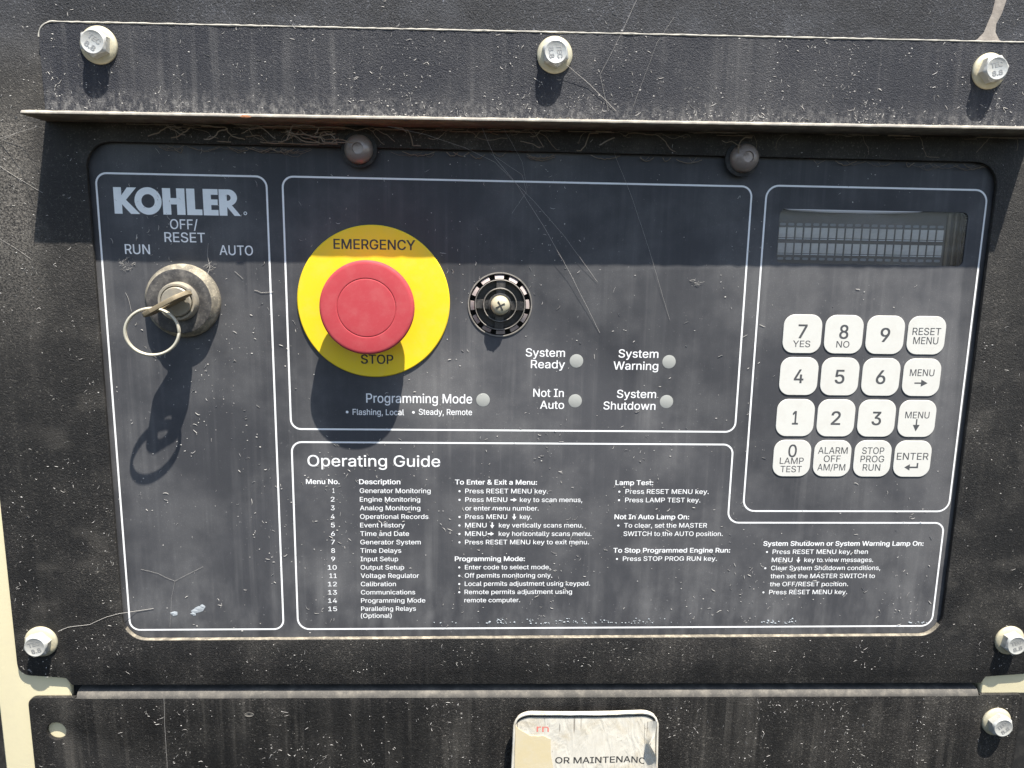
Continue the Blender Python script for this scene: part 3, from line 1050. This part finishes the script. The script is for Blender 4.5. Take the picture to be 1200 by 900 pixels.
# ------------------------------------------------------------------ key switch, key and ring
KXc, KZc = -130.9, -23.7
ks = empty('key_switch', W(KXc, KZc, 0), 'round dust-caked key switch below the run, off and auto lettering', 'key switch')
mb = MB(); mb.lathe([(0, 0.02), (16.2, 0.02), (16.2, 2.2), (15.9, 3.2), (14.0, 6.0)], KXc, KZc, 72)
mb.build('bezel', M['lock_dust'], ks)
mb = MB(); mb.lathe([(14.0, 6.0), (13.6, 6.15), (9.5, 5.7), (8.6, 5.7)], KXc, KZc, 72)
mb.build('bezel_face', M['lock_black'], ks)
mb = MB(); mb.lathe([(8.6, 5.6), (8.3, 8.2), (7.8, 9.0), (7.0, 9.0), (6.6, 8.0), (6.4, 7.6)], KXc, KZc, 48)
mb.build('collar', M['lock_metal'], ks)
mb = MB(); mb.lathe([(6.6, 6.0), (6.4, 9.3), (6.0, 9.7), (0, 9.7)], KXc, KZc, 48)
bar = mb.build('barrel', M['lock_metal'], ks)
TH = math.radians(29)
sx, sz = math.cos(TH), math.sin(TH)
def kq(a, h, t):                 # a along the slot, t across it
    return W(KXc + a * sx - t * sz, KZc + a * sz + t * sx, h)
mb = MB()
mb.add([kq(a, h, t) for h in (9.72, 9.85) for t in (-.9, .9) for a in (-4.6, 4.6)], [(0, 1, 3, 2), (4, 6, 7, 5), (0, 4, 5, 1), (2, 3, 7, 6), (0, 2, 6, 4), (1, 5, 7, 3)])
mb.build('keyway', M['rubber'], bar, smooth=None)
mb = MB(); mb.lathe([(0.0, 9.6), (0.9, 9.6), (0.9, 9.9), (0, 10.0)], KXc + 6.2, KZc + 5.0, 12)
mb.build('index_pin', M['lock_metal'], ks)

ke = empty('key', W(KXc, KZc, 9.7), 'small dusty flat brass key turned in the key switch', 'key')
kout = rpoly([(-3.2, 9.9), (3.2, 9.9), (3.2, 10.5), (9.2, 11.8), (9.9, 20.0), (6.0, 25.2), (-6.0, 25.6), (-10.2, 24.4), (-9.8, 14.8), (-3.2, 11.6)], [0, 0, 0.8, 2.5, 4, 4, 1.5, 1.5, 2.5, 0.8], 5)
khole = [(-1.5 + 4.2 * math.cos(2 * math.pi * k / 20), 21.6 + 2.3 * math.sin(2 * math.pi * k / 20)) for k in range(20)]
vs, fs = plate_geo(kout, [list(reversed(khole))], -0.95, 0.95, 0.2)   # x=a, z=h, h=t
vs = [kq(v.x / S, 9.9 + (v.z / S - 9.9) * 0.9, -v.y / S) for v in vs]
mesh_obj('bow', vs, fs, M['brass'], ke, 35)
mb = MB()
mb.add([kq(a, h, t) for h in (9.75, 10.6) for t in (-.75, .75) for a in (-4.2, 4.2)], [(0, 1, 3, 2), (4, 6, 7, 5), (0, 4, 5, 1), (2, 3, 7, 6), (0, 2, 6, 4), (1, 5, 7, 3)])
mb.build('blade', M['brass'], ke, smooth=None)

rc_ = P(178.7, 388.7, 20.5)
mb = MB()
ringp = []
RR = 10.1
for k in range(96):
    a = 2 * math.pi * k / 96 * 2
    q = 0.35 if k >= 48 else -0.35
    u, v = RR * math.cos(a), RR * 0.97 * math.sin(a)
    ringp.append(W(rc_[0] + u, rc_[1] + v, 20.7 + q - 0.05 * v - 0.24 * u))
mb.tube(ringp, 0.62, 8, closed=True)
kr = mb.build('key_ring', M['ring'], None, smooth=60)
kr['label'] = 'thin round split key ring hanging from the brass key'
kr['category'] = 'key ring'

# ------------------------------------------------------------------ alarm horn (round grille with centre screw)
hx, hz = BZ
ah = empty('alarm_horn', W(hx, hz, -6), 'small round black alarm grille with slotted rim and cross-head centre screw', 'alarm')
mb = MB(); mb.lathe([(14.6, 0.02), (14.5, 0.45), (14.1, 0.5), (13.9, 0.2), (13.9, -1.0)], hx, hz, 96)
mb.build('rim', M['horn_edge'], ah)
mb = MB(); mb.lathe([(13.85, 0.1), (13.85, -6), (0, -6)], hx, hz, 64)
mb.build('cup', M['rubber'], ah)
mb = MB(); mb.lathe([(11.6, -5.9), (11.5, 1.1), (11.2, 1.3), (10.9, 1.1), (10.7, -3.2), (7.8, -3.2)], hx, hz, 96)
mb.build('outer_ring', M['horn'], ah)
tab_src = None
for k in range(12):
    a = math.radians(90 + 30 * k + 2)
    if tab_src is None:
        mb = MB()
        vs, fs = [], []
        for i in range(5):
            t = math.radians(-9.2 + 18.4 * i / 4)
            for (r_, h_) in ((13.45, -0.9), (13.45, -0.4), (11.75, 1.0), (11.65, -0.9)):
                vs.append(W(r_ * math.cos(t), r_ * math.sin(t), h_))
        for i in range(4):
            for j in range(4):
                fs.append((i * 4 + j, i * 4 + (j + 1) % 4, (i + 1) * 4 + (j + 1) % 4, (i + 1) * 4 + j))
        fs += [(0, 1, 2, 3), (19, 18, 17, 16)]
        mb.add(vs, fs)
        tab_src = mb.build('rim_tab', M['horn_tab'], None, smooth=30)
        t_ = tab_src
    else:
        t_ = tab_src.copy(); COL.objects.link(t_)
    t_.parent = ah
    t_.location = W(hx, hz, 0) - root_loc(ah)
    t_.rotation_euler = (0, -a, 0)
mb = MB(); mb.lathe([(7.9, -5.9), (7.8, 1.4), (7.5, 1.7), (7.1, 1.5), (6.9, -2.4), (0, -2.4)], hx, hz, 64)
mb.build('inner_ring', M['horn'], ah)
mb = MB(); mb.lathe([(7.62, 1.64), (7.45, 1.8), (7.2, 1.62)], hx, hz, 64)
mb.build('inner_ring_edge', M['horn_edge'], ah)
mb = MB(); mb.lathe([(11.4, 1.2), (11.2, 1.38), (11.0, 1.2)], hx, hz, 64)
mb.build('outer_ring_edge', M['horn_edge'], ah)
for k in range(4):
    a = math.radians(88 + 90 * k)
    mb = MB()
    vs = []
    for h_ in (-5.8, 0.9):
        for (r_, w_) in ((3.4, -2.0), (3.4, 2.0), (11.3, 2.0), (11.3, -2.0)):
            vs.append(W(hx + r_ * math.cos(a) - w_ * math.sin(a), hz + r_ * math.sin(a) + w_ * math.cos(a), h_))
    mb.add(vs, [(0, 1, 2, 3), (4, 7, 6, 5), (0, 4, 5, 1), (1, 5, 6, 2), (2, 6, 7, 3), (3, 7, 4, 0)])
    mb.build('spoke', M['horn'], ah, smooth=None)
mb = MB(); mb.lathe([(5.4, -2.4), (5.3, 2.2), (4.6, 2.4), (4.3, 2.2)], hx, hz, 48)
mb.build('boss', M['horn'], ah)
mb = MB(); mb.lathe([(4.3, 2.0), (4.3, 4.9), (3.9, 5.9), (2.8, 6.6), (1.4, 6.9), (0, 7.0)], hx, hz, 48)
scw = mb.build('screw', M['zinc'], ah, smooth=50)
for k in range(2):
    a = math.radians(28 + 90 * k)
    mb = MB()
    vs = []
    for h_ in (6.3, 7.06):
        for (u, w_) in ((-2.2, -.32), (2.2, -.32), (2.2, .32), (-2.2, .32)):
            hh = h_ - (0.28 if (h_ > 7) and False else 0)
            vs.append(W(hx + u * math.cos(a) - w_ * math.sin(a), hz + u * math.sin(a) + w_ * math.cos(a), hh + 0.004 * k))
    mb.add(vs, [(0, 3, 2, 1), (4, 5, 6, 7), (0, 1, 5, 4), (1, 2, 6, 5), (2, 3, 7, 6), (3, 0, 4, 7)])
    mb.build('cross_slot', M['rubber'], scw, smooth=None)

# ------------------------------------------------------------------ hex flange bolts
def bolt(px, py, base, a0, label, marks, tilt=0.0):
    x, z = P(px, py, base + 1.0)
    b = empty('hex_bolt', W(x, z, base), label, 'bolt', 'zinc hex flange bolts')
    mb = MB(); mb.lathe([(0, 0.02 + base), (7.5, 0.02 + base), (7.55, 0.6 + base), (7.2, 1.1 + base), (5.6, 1.75 + base), (0, 1.75 + base)], x, z, 48)
    mb.build('flange', M['zinc'], b, smooth=40)
    mb = MB(); mb.lathe([(5.05, 1.5 + base, 1), (5.05, 5.0 + base, 1), (4.75, 5.75 + base), (4.5, 5.9 + base), (4.2, 5.85 + base), (3.9, 5.7 + base), (0, 5.7 + base)], x, z, 48, a0)
    hd = mb.build('hex_head', M['zinc_face'], b, smooth=28)
    for (s, u0, u1, v0, cap) in marks:
        ca, sa = math.cos(a0), math.sin(a0)
        def warp(X, Z, h, x=x, z=z, ca=ca, sa=sa):
            return (x + X * ca - Z * sa, z + X * sa + Z * ca, h)
        letters(s, u0, u1, v0, cap, M['zinc_mark'], hd, base + 5.78, 0.03, warp)
    return b
mk = [('8.8', -2.3, 2.3, -2.9, 2.0), ('TEC', -2.7, 2.7, 0.5, 2.0)]
bolt(115, 52.5, PS, math.radians(-35), 'bright zinc flange bolt near the rounded left end of the rain shield', mk)
bolt(650.2, 64, PS, math.radians(-82), 'bright zinc flange bolt at the middle of the rain shield with a cobweb thread', mk)
bolt(1160.0, 83, PS, math.radians(12), 'bright zinc flange bolt on the rain shield below the mud streak', mk)
bolt(47.5, 752.5, HS, math.radians(15), 'dusty zinc flange bolt beside the cream post at the housing corner', mk)
bolt(1184, 751.0, HS, math.radians(20), 'dusty zinc flange bolt just above the cream gap at the seam end', mk)
bolt(1168.5, 846.5, HS, math.radians(40), 'dusty zinc flange bolt on the lower panel below the cream gap', mk)

# button head screws under the lip
def dome(px, py, label, tip=(0, 0)):
    x, z = P(px, py, 4.0)
    d = empty('dome_screw', W(x, z, HS), label, 'screw', 'dome head screws under the lip')
    mb = MB(); mb.lathe([(0, HS + .02), (7.6, HS + .02), (7.6, HS + .8), (7.0, HS + 1.0), (0, HS + 1.0)], x, z, 40)
    mb.build('washer', M['rubber'], d)
    mb = MB()
    mb.lathe([(0, HS + 1.0), (6.0, HS + 1.0), (6.15, HS + 1.8), (5.8, HS + 3.0), (4.8, HS + 4.2), (3.4, HS + 4.9), (2.4, HS + 5.1), (2.2, HS + 4.4), (0, HS + 4.3)], x, z, 40)
    if tip != (0, 0):
        mb.v = [Vector((v.x + tip[0] * (-v.y / S - HS) * S, v.y, v.z + tip[1] * (-v.y / S - HS) * S)) for v in mb.v]
    mb.build('head', M['steel'], d, smooth=50)
dome(420.5, 175.0, 'grimy steel dome screw under the lip above the emergency disc')
dome(870.5, 186.0, 'grimy tilted steel dome screw under the lip near the display', (0.25, 0.1))

# ------------------------------------------------------------------ weathered document sleeve
sx0, sx1, stop = 19.2, 89.8, -220.4
def swp(X, Z, h):
    u = (X - (sx0 + sx1) / 2) / ((sx1 - sx0) / 2)
    return (X, Z, h + 5.2 + 1.3 * (1 - u * u) - 0.03 * (Z - stop))
sl = empty('document_sleeve', W(55, -260, HS), 'weathered white plastic document sleeve with torn right edge on the lower panel', 'sleeve')
def sheet_grid(name, outline_fn, nx, nz, z0, z1, h, th, mat, parent):
    vs, fs = [], []
    for layer in (0, 1):
        for j in range(nz + 1):
            for i in range(nx + 1):
                X, Z = outline_fn(i / nx, j / nz)
                X, Z, hh = swp(X, Z, h + (th if layer else 0))
                vs.append(W(X, Z, hh + HS))
    n1 = (nx + 1) * (nz + 1)
    for j in range(nz):
        for i in range(nx):
            a = j * (nx + 1) + i
            fs.append((a, a + nx + 1, a + nx + 2, a + 1))
            fs.append((n1 + a, n1 + a + 1, n1 + a + nx + 2, n1 + a + nx + 1))
    def edge(seq):
        for a, b in zip(seq, seq[1:]):
            fs.append((a, b, n1 + b, n1 + a))
    edge([i for i in range(nx + 1)])
    edge([nz * (nx + 1) + i for i in range(nx + 1)])
    edge([j * (nx + 1) for j in range(nz + 1)])
    edge([j * (nx + 1) + nx for j in range(nz + 1)])
    return mesh_obj(name, vs, fs, mat, parent, 40)
def edge_top(X):
    r = 9.0
    d = min(X - sx0, sx1 - X)
    return stop if d > r else stop - (r - math.sqrt(max(0, r * r - (r - d) ** 2))) * 0.72
def body_fn(u, v):
    X = sx0 + (sx1 - sx0) * u
    zt2 = edge_top(X)
    Z = zt2 + (-330 - zt2) * v
    wig = 0.5 * mnoise.noise(Vector((u * 3, Z * 0.12, 1))) + 0.3 * mnoise.noise(Vector((u * 5, Z * 0.5, 4)))
    return (X + (0.03 * (u - 0.5) * 2 * (stop - Z)) * 0.9 + wig * abs(u - 0.5) * 2, Z)
sheet_grid('back_sheet', body_fn, 40, 30, 0, 0, 0.2, 0.6, M['sleeve'], sl)
# raised rim along the top
mb = MB()
pts = []
for k in range(61):
    X = sx0 + (sx1 - sx0) * k / 60
    X2, Z2, h2 = swp(X, edge_top(X) - 0.9, 1.2)
    pts.append(W(X2, Z2, h2 + HS))
dn0 = [W(*(lambda q: (q[0], q[1], q[2] + HS))(swp(sx0 - 0.027 * d, edge_top(sx0) - 0.9 - d, 1.2))) for d in (100, 70, 40, 20, 10, 5)]
dn1 = [W(*(lambda q: (q[0], q[1], q[2] + HS))(swp(sx1 + 0.027 * d, edge_top(sx1) - 0.9 - d, 1.2))) for d in (5, 10, 20, 40, 70, 100)]
mb.tube([p + Vector((0, 0, 0.35 * S * mnoise.noise(p * 160))) for p in dn0 + pts + dn1], 0.60, 8)
mb.build('rim', M['sleeve'], sl, smooth=60)
mb = MB()
pts = []
for k in range(61):
    X = sx0 + 1.2 + (sx1 - sx0 - 2.4) * k / 60
    X2, Z2, h2 = swp(X, edge_top(X) - 2.5, 0.75)
    pts.append(W(X2, Z2, h2 + HS))
mb.tube(pts, 0.42, 6)
mb.build('rim_groove', M['rubber'], sl, smooth=60)
# stained paper behind the left half
def paper_fn(u, v):
    x0 = sx0 + 0.6; x1 = P(652, 870, 10)[0] - 2.0
    X = x0 + (x1 - x0) * u
    Z = (stop - 11.6 - 1.6 * math.sin(u * 5) + 4.0 * (1 - u) - 4 * u) + (-100) * v
    return (X + 2.2 * mnoise.noise(Vector((1.7, v * 14, 0))) * u ** 4, Z + 0.8 * mnoise.noise(Vector((u * 6, 2.0, 0))) * (1 - v))
sheet_grid('stained_paper', paper_fn, 18, 12, 0, 0, 0.9, 0.25, M['paper'], sl)
xr0, zr0 = P(650.8, 895.8, 11.5); xr1 = P(757, 895.8, 11)[0]
def swp2(X, Z, h):
    q = swp(X, Z, h)
    t = max(0, (X - (xr1 - 12)) / 12)
    return (q[0], q[1] - 1.8 * t * t, q[2] + HS)
letters('OR MAINTENANC', xr0, xr1, zr0, 3.25, M['black_print'], sl, 0.86, 0.012, swp2)
xq0, zq0 = P(629, 860.4, 11); xq1 = P(643.4, 860.4, 11)[0]
letters('rn', xq0, xq1, zq0 + 0.5, 3.6, M['red_print'], sl, 0.84, 0.008, lambda X, Z, h: (swp(X, Z, h)[0], swp(X, Z, h)[1], swp(X, Z, h)[2] + HS))
# torn, curled strip at the right edge
mb = MB()
vs, fs = [], []
for j in range(25):
    v = j / 24
    Z = stop - 6.5 - 90 * v
    bite = 3.6 * math.exp(-((v - 0.13) / 0.05) ** 2) + 0.5 * math.sin(v * 60)
    for i in range(7):
        t = i / 6
        X = sx1 - 6.5 + 5.6 * t + 0.027 * (stop - Z) - (bite * t)
        q = swp(X, Z, 1.0 + 3.2 * t * t * (1 - 0.3 * math.sin(v * 30)))
        vs.append(W(q[0], q[1] + 2.5 * t * (1 - v), q[2] + HS))
for j in range(24):
    for i in range(6):
        a = j * 7 + i
        fs.append((a, a + 1, a + 8, a + 7))
mb.add(vs, fs)
tc = mb.build('torn_film', M['sleeve'], sl, smooth=60)

# ------------------------------------------------------------------ dirt with a body: lint, specks, cobwebs, mud
def scatter(name, parent, x0, x1, z0, z1, hfun, n_lint, n_speck, mat, dens=None, size=1.0, avoid=None):
    mb = MB()
    def spot():
        for _ in range(60):
            x, z = random.uniform(x0, x1), random.uniform(z0, z1)
            if avoid and avoid(x, z):
                continue
            cl = max(0.0, mnoise.noise(Vector((x * 0.045, z * 0.03, len(name) + x0 * 0.01))) + 0.5 * mnoise.noise(Vector((x * 0.16, z * 0.1, 3.0))) + 0.12) * 2.2
            if random.random() > min(1.0, 0.06 + cl):
                continue
            if dens is None or random.random() < dens(x, z):
                return x, z
        return None
    for _ in range(n_lint):
        s_ = spot()
        if not s_:
            continue
        x, z = s_
        L_ = random.choice((0.7, 1.0, 1.3, 1.8, 2.4)) * random.uniform(0.7, 1.3) * size
        a = random.uniform(0, 2 * math.pi)
        curl = random.uniform(-1.6, 1.6)
        k = 4
        pts = []
        for i in range(k):
            pts.append(W(x, z, hfun(x, z) + 0.10))
            x += L_ / (k - 1) * math.cos(a); z += L_ / (k - 1) * math.sin(a)
            a += curl / (k - 1) + random.uniform(-.4, .4)
        r0 = random.uniform(0.05, 0.13) * size
        mb.tube(pts, [r0 * 0.5, r0, r0, r0 * 0.4], 3)
    for _ in range(n_speck):
        s_ = spot()
        if not s_:
            continue
        x, z = s_
        r = random.choice((0.10, 0.13, 0.17, 0.25)) * random.uniform(0.7, 1.3) * size
        h = hfun(x, z)
        a = random.uniform(0, 3)
        e = random.uniform(0.5, 1.8)
        vs = []
        for i in range(5):
            t = a + i * 2 * math.pi / 5
            rr = r * random.uniform(0.6, 1.3)
            vs.append(W(x + rr * math.cos(t) * e, z + rr * math.sin(t), h + 0.01))
        vs.append(W(x, z, h + r * 0.6))
        mb.add(vs, [(i, (i + 1) % 5, 5) for i in range(5)])
    o = mb.build(name, mat, parent, smooth=None, kind='stuff')
    return o
def on_controls(x, z):
    if (x - EX) ** 2 + (z - EZ) ** 2 < 35 ** 2: return True
    if (x - KXc) ** 2 + (z - KZc) ** 2 < 17 ** 2: return True
    if (x - hx) ** 2 + (z - hz) ** 2 < 15 ** 2: return True
    if 139 < x < 220 and -105 < z < -24: return True
    if 133 < x < 225 and -5 < z < 23: return True
    return False
def dface(x, z):
    d = 0.25 + 0.5 * max(0, math.sin(x * 0.045 + 1.0)) + (0.5 if z < -85 else 0)
    if x > 128 and z > -120: d *= 0.3
    return d
scatter('lint_flecks', cp, -166, 231, -184, 42, lambda x, z: 0.12, 520, 900, M['lint'], dface, 1.0, on_controls)
def dplate(x, z): return 0.2 + 0.8 * max(0, (75 - z) / 22)
pl_ = scatter('lint_flecks', rs, -180, 242, 55, 92, lambda x, z: PS + 0.02, 420, 900, M['lint'], dplate, 0.95)
def in_cut(x, z): return (-168.5 < x < 233.5 and -186.5 < z < 44) or (-183 < x < 245 and 49 < z < 93)
def dh(x, z): return 0.35 + 0.4 * (z < -185) + 0.3 * (x < -168)
scatter('lint_flecks', hp, -216, 283, -204, 112, lambda x, z: HS + 0.02, 420, 900, M['lint'], dh, 0.85, in_cut)
scatter('lint_flecks', lp, -213, 278, -265, -219, lambda x, z: HS + 0.02, 260, 420, M['lint'], None, 0.9,
        lambda x, z: (14 < x < 96) or (x + 202.8) ** 2 + (z + 232.6) ** 2 < 36)
# chipped pale flakes along the foot of the face plate
mb = MB()
for (px0, sx_, cnt) in ((588, 9, 26), (622, 7, 12), (668, 16, 34), (708, 8, 20), (748, 10, 18), (906, 9, 16), (927, 5, 14), (770, 25, 8), (1075, 6, 12), (540, 14, 6)):
    for _ in range(cnt):
        px = random.gauss(px0, sx_)
        x, z = P(px, 731 - abs(random.gauss(0, 3.4)) * math.exp(-((px - px0) / (sx_ * 1.5)) ** 2) - random.uniform(0, 1))
        if z < -180.6: z = -180.6 + random.uniform(0, 0.4)
        r = random.uniform(0.08, 0.42)
        vs = [W(x + r * 1.5 * math.cos(t * 1.047) * random.uniform(.4, 1.4), z + r * math.sin(t * 1.047) * random.uniform(.4, 1.4), 0.13) for t in range(6)] + [W(x, z, 0.16 + r * 0.5)]
        mb.add(vs, [(k, (k + 1) % 6, 6) for k in range(6)])
for (px, py, r) in ((205, 719.5, 1.6), (203, 718, 1.2), (229, 716, 1.6), (233, 713, 1.9), (237, 710.5, 1.2), (227, 719, 1.2)):
    x, z = P(px, py)
    vs = [W(x + r * 1.3 * math.cos(t * .785) * random.uniform(.5, 1.2), z + r * math.sin(t * .785) * random.uniform(.4, 1.2), 0.13) for t in range(8)] + [W(x, z, 0.3)]
    mb.add(vs, [(i, (i + 1) % 8, 8) for i in range(8)])
mb.build('paint_flakes', M['flake'], cp, smooth=None, kind='stuff')

# dust bank caught in the crease of the shield
mb = MB()
for _ in range(1500):
    x = random.uniform(-181, 243)
    w = 0.35 + 0.65 * max(0, math.sin(x * 0.06) * math.sin(x * 0.023 + 1))
    z = 52.9 + abs(random.gauss(0, 1.1)) * w
    h = PS + random.uniform(0, 1.6) * w
    if random.random() < 0.6:
        h = random.uniform(14, 19.8); z = 52.7 + abs(random.gauss(0, 0.5)) * w
    r = random.uniform(0.15, 0.55) * (0.6 + w * 0.6)
    c0 = sh(x, z, h)
    vs = [c0 + Vector((random.uniform(-1, 1), random.uniform(-.8, .8), random.uniform(-.5, .7))).normalized() * r * S * random.uniform(.7, 1.2) for _ in range(5)]
    mb.add(vs, [(0, 1, 2), (0, 2, 3), (0, 3, 4), (0, 4, 1), (1, 2, 3), (1, 3, 4)])
mb.build('dust_bank', M['lip_edge'], rs, smooth=None, kind='stuff')
# rust spot on the lip edge
x, z = P(287, 136.5, 21.1)
mb = MB()
vs = [W(x + 2.6 * math.cos(t * .628) * random.uniform(.6, 1.3), z + 0.55 * math.sin(t * .628) * random.uniform(.6, 1.2), 21.05) for t in range(10)] + [W(x, z, 21.2)]
mb.add(vs, [(i, (i + 1) % 10, 10) for i in range(10)])
mb.build('rust_spot', M['rust'], rs, smooth=None)

# cobweb threads: polyline through photo points, at their own height above the sheet
def thread(parent, pts, r=0.10, wob=0.25, name='cobweb_thread', mat=None):
    ctrl = [W(*P(a, b, h), h) for a, b, h in pts]
    out = []
    for a, b in zip(ctrl, ctrl[1:]):
        nseg = max(2, int((b - a).length / S / 3))
        for k in range(nseg):
            out.append(a.lerp(b, k / nseg) + Vector((random.uniform(-1, 1), 0, random.uniform(-1, 1))) * wob * S * (0.3 if k else 0))
    out.append(ctrl[-1])
    mb = MB(); mb.tube(out, r * 0.62, 4)
    return mb.build(name, mat or M['web'], parent, smooth=60)
wb = empty('cobweb', W(*P(575, 165, 12), 12), 'fine cobweb threads stretched from the shield lip down across the control face', 'cobweb')
for pts, r in (([(455, 148, 19), (500, 158, 15), (545, 173, 11), (580, 190, 8), (625, 235, 4), (660, 275, 2), (700, 330, 0.4)], 0.07),
               ([(565, 150, 18), (580, 185, 10), (605, 215, 6), (640, 270, 3), (668, 320, 1.5), (703, 390, 0.3)], 0.085),
               ([(575, 180, 9), (612, 205, 6), (617, 225, 5), (600, 250, 3)], 0.06),
               ([(720, 180, 3), (740, 230, 2), (760, 290, 1), (785, 375, 0.3)], 0.06),
               ([(590, 150, 17), (612, 190, 8), (618, 220, 4)], 0.05)):
    thread(wb, pts, r)
wb2 = empty('cobweb', W(*P(720, 90, 6), 6), 'fine cobweb threads running from the middle shield bolt', 'cobweb')
for pts, r in (([(664, 76, 7), (690, 98, 5.6), (722, 130, 5.2)], 0.12), ([(746, 0, 3.2), (728, 40, 5.3), (703, 88, 5.2), (713, 130, 5.2)], 0.07), ([(790, 20, 3.2), (770, 50, 5.3), (742, 125, 5.2)], 0.05)):
    thread(wb2, pts, r)
wb3 = empty('cobweb', W(*P(205, 680, .3), .3), 'forked cobweb thread stuck low on the key switch side of the face', 'cobweb')
for pts, r in (([(165, 667, .3), (185, 672, .3), (205, 681, .3), (222, 672, .3), (238, 664, .3)], 0.05), ([(205, 681, .3), (201, 700, .3), (199, 735, .3)], 0.05)):
    thread(wb3, pts, r, 0.5)
wb4 = empty('cobweb', W(*P(100, 730, 3), 3), 'wavy cobweb thread from the corner bolt to the face plate corner', 'cobweb')
thread(wb4, [(68, 740, 3.4), (80, 735, 2.9), (105, 732, 2.9), (125, 723, 2.9), (140, 719, 2.9), (160, 716, 0.4), (180, 713, .3)], 0.13, 0.5)
wb5 = empty('cobweb', W(*P(20, 200, 3), 3), 'loose cobweb threads on the housing beside the shield end', 'cobweb')
for pts, r in (([(0, 166, 3), (20, 155, 8), (30, 147, 14)], 0.12), ([(0, 162, 3), (25, 154, 5), (45, 148, 10)], 0.08), ([(0, 195, 2.9), (20, 208, 2.9), (50, 226, 2.9)], 0.08), ([(0, 280, 2.9), (20, 292, 2.9), (38, 305, 2.9)], 0.06)):
    thread(wb5, pts, r)
wb6 = empty('cobweb', W(*P(195, 860, 3), 3), 'straight vertical cobweb thread on the lower panel', 'cobweb')
thread(wb6, [(192, 818, 2.9), (193, 850, 2.9), (196, 900, 2.9)], 0.08, 0.2)
# wispy tufts by the key switch
wb7 = empty('cobweb', W(*P(235, 310, .5), .5), 'wispy cobweb tufts around the key switch', 'cobweb')
for pts, r in (([(244, 285, .4), (243, 300, .5), (246, 312, 1.5), (243, 322, 4)], 0.09), ([(238, 313, .6), (245, 309, .6), (248, 306, .5)], 0.08),
               ([(298, 340, .3), (306, 343, .3), (320, 342, .3)], 0.11), ([(275, 318, .3), (285, 327, .3)], 0.07), ([(147, 343, .3), (151, 352, .3), (154, 365, .3)], 0.10)):
    thread(wb7, pts, r, 0.6)

for (cx_, cy_, sp_, nn_) in ((146, 312, 9, 26), (243, 314, 7, 16), (432, 335, 5, 8), (812, 330, 6, 8)):
    for _ in range(nn_):
        a, b = random.gauss(cx_, sp_ * .6), random.gauss(cy_, sp_ * .35)
        if on_controls(*P(a, b)): continue
        t = random.gauss(-0.5, 0.7)
        L_ = random.uniform(2, 8)
        q = [(a, b, .2)]
        for k in range(3):
            a += L_ / 3 * math.cos(t); b += L_ / 3 * math.sin(t); t += random.gauss(0, .5)
            q.append((a, b, random.uniform(.2, .7)))
        thread(wb7, q, random.uniform(0.03, 0.09), 0.2)
# dirty tangle below the lip
mb = MB()
for _ in range(95):
    px = random.choice((random.uniform(140, 1180), random.gauss(600, 160), random.gauss(330, 60)))
    x, z = P(px, random.uniform(146, 168), 6)
    h = random.uniform(HS + 0.2, 13)
    L_ = random.uniform(6, 30)
    n = int(L_ / 1.5) + 3
    a = random.choice((0, math.pi)) + random.gauss(0, 0.35)
    pts = []
    for i in range(n):
        pts.append(W(x, max(44.0, min(z, 51 + SL * (x - 30))), max(h, HS + 0.15)))
        x += L_ / n * math.cos(a); z += L_ / n * math.sin(a) + 0.25 * math.sin(i * 0.9)
        a += random.gauss(0, 0.25); h += random.gauss(0, 0.3)
    mb.tube(pts, random.choice((0.07, 0.1, 0.16, 0.24)), 4)
for _ in range(60):      # dusty festoon along the top of the cut-out
    px = random.choice((random.uniform(180, 340), random.uniform(430, 830), random.uniform(940, 1130)))
    x, z = P(px, 183 + (px - 500) * 0.016, 1)
    z = 42.6 - abs(random.gauss(0, .8))
    L_ = random.uniform(3, 14)
    n = int(L_) + 3
    pts = []
    for i in range(n):
        t = i / (n - 1)
        pts.append(W(x + L_ * t, z - 1.6 * math.sin(math.pi * t) * random.uniform(.7, 1.1), 0.5 + 1.8 * abs(2 * t - 1)))
    mb.tube(pts, random.choice((0.06, 0.09, 0.16)), 4)
tg = mb.build('cobweb_tangle', M['webdirt'], None, smooth=60, kind='stuff')
tg['label'] = 'brown dusty cobweb tangle hanging in the shade under the shield lip'
tg['category'] = 'cobweb'

# dried mud run above the shield
mb = MB()
path = [(1176, -14, 9), (1172, 4, 8.5), (1168, 16, 8), (1162, 28, 7.5), (1160, 38, 8), (1158, 46, 16), (1157, 50.5, 24)]
vs = []
for (a, b, w) in path:
    for (s_, hh) in ((-1, 0.02), (-.55, 0.35), (0, 0.5), (.55, 0.35), (1, 0.02)):
        j = random.uniform(-1, 1)
        x, z = P(a + s_ * w * 0.8 + j, b, HS)
        vs.append(W(x, z, HS + hh))
fs = []
for i in range(len(path) - 1):
    for k in range(4):
        fs.append((i * 5 + k, i * 5 + k + 1, i * 5 + k + 6, i * 5 + k + 5))
mb.add(vs, fs)
mb.build('mud_streak', M['mud'], hp, smooth=60)

flush_letters()
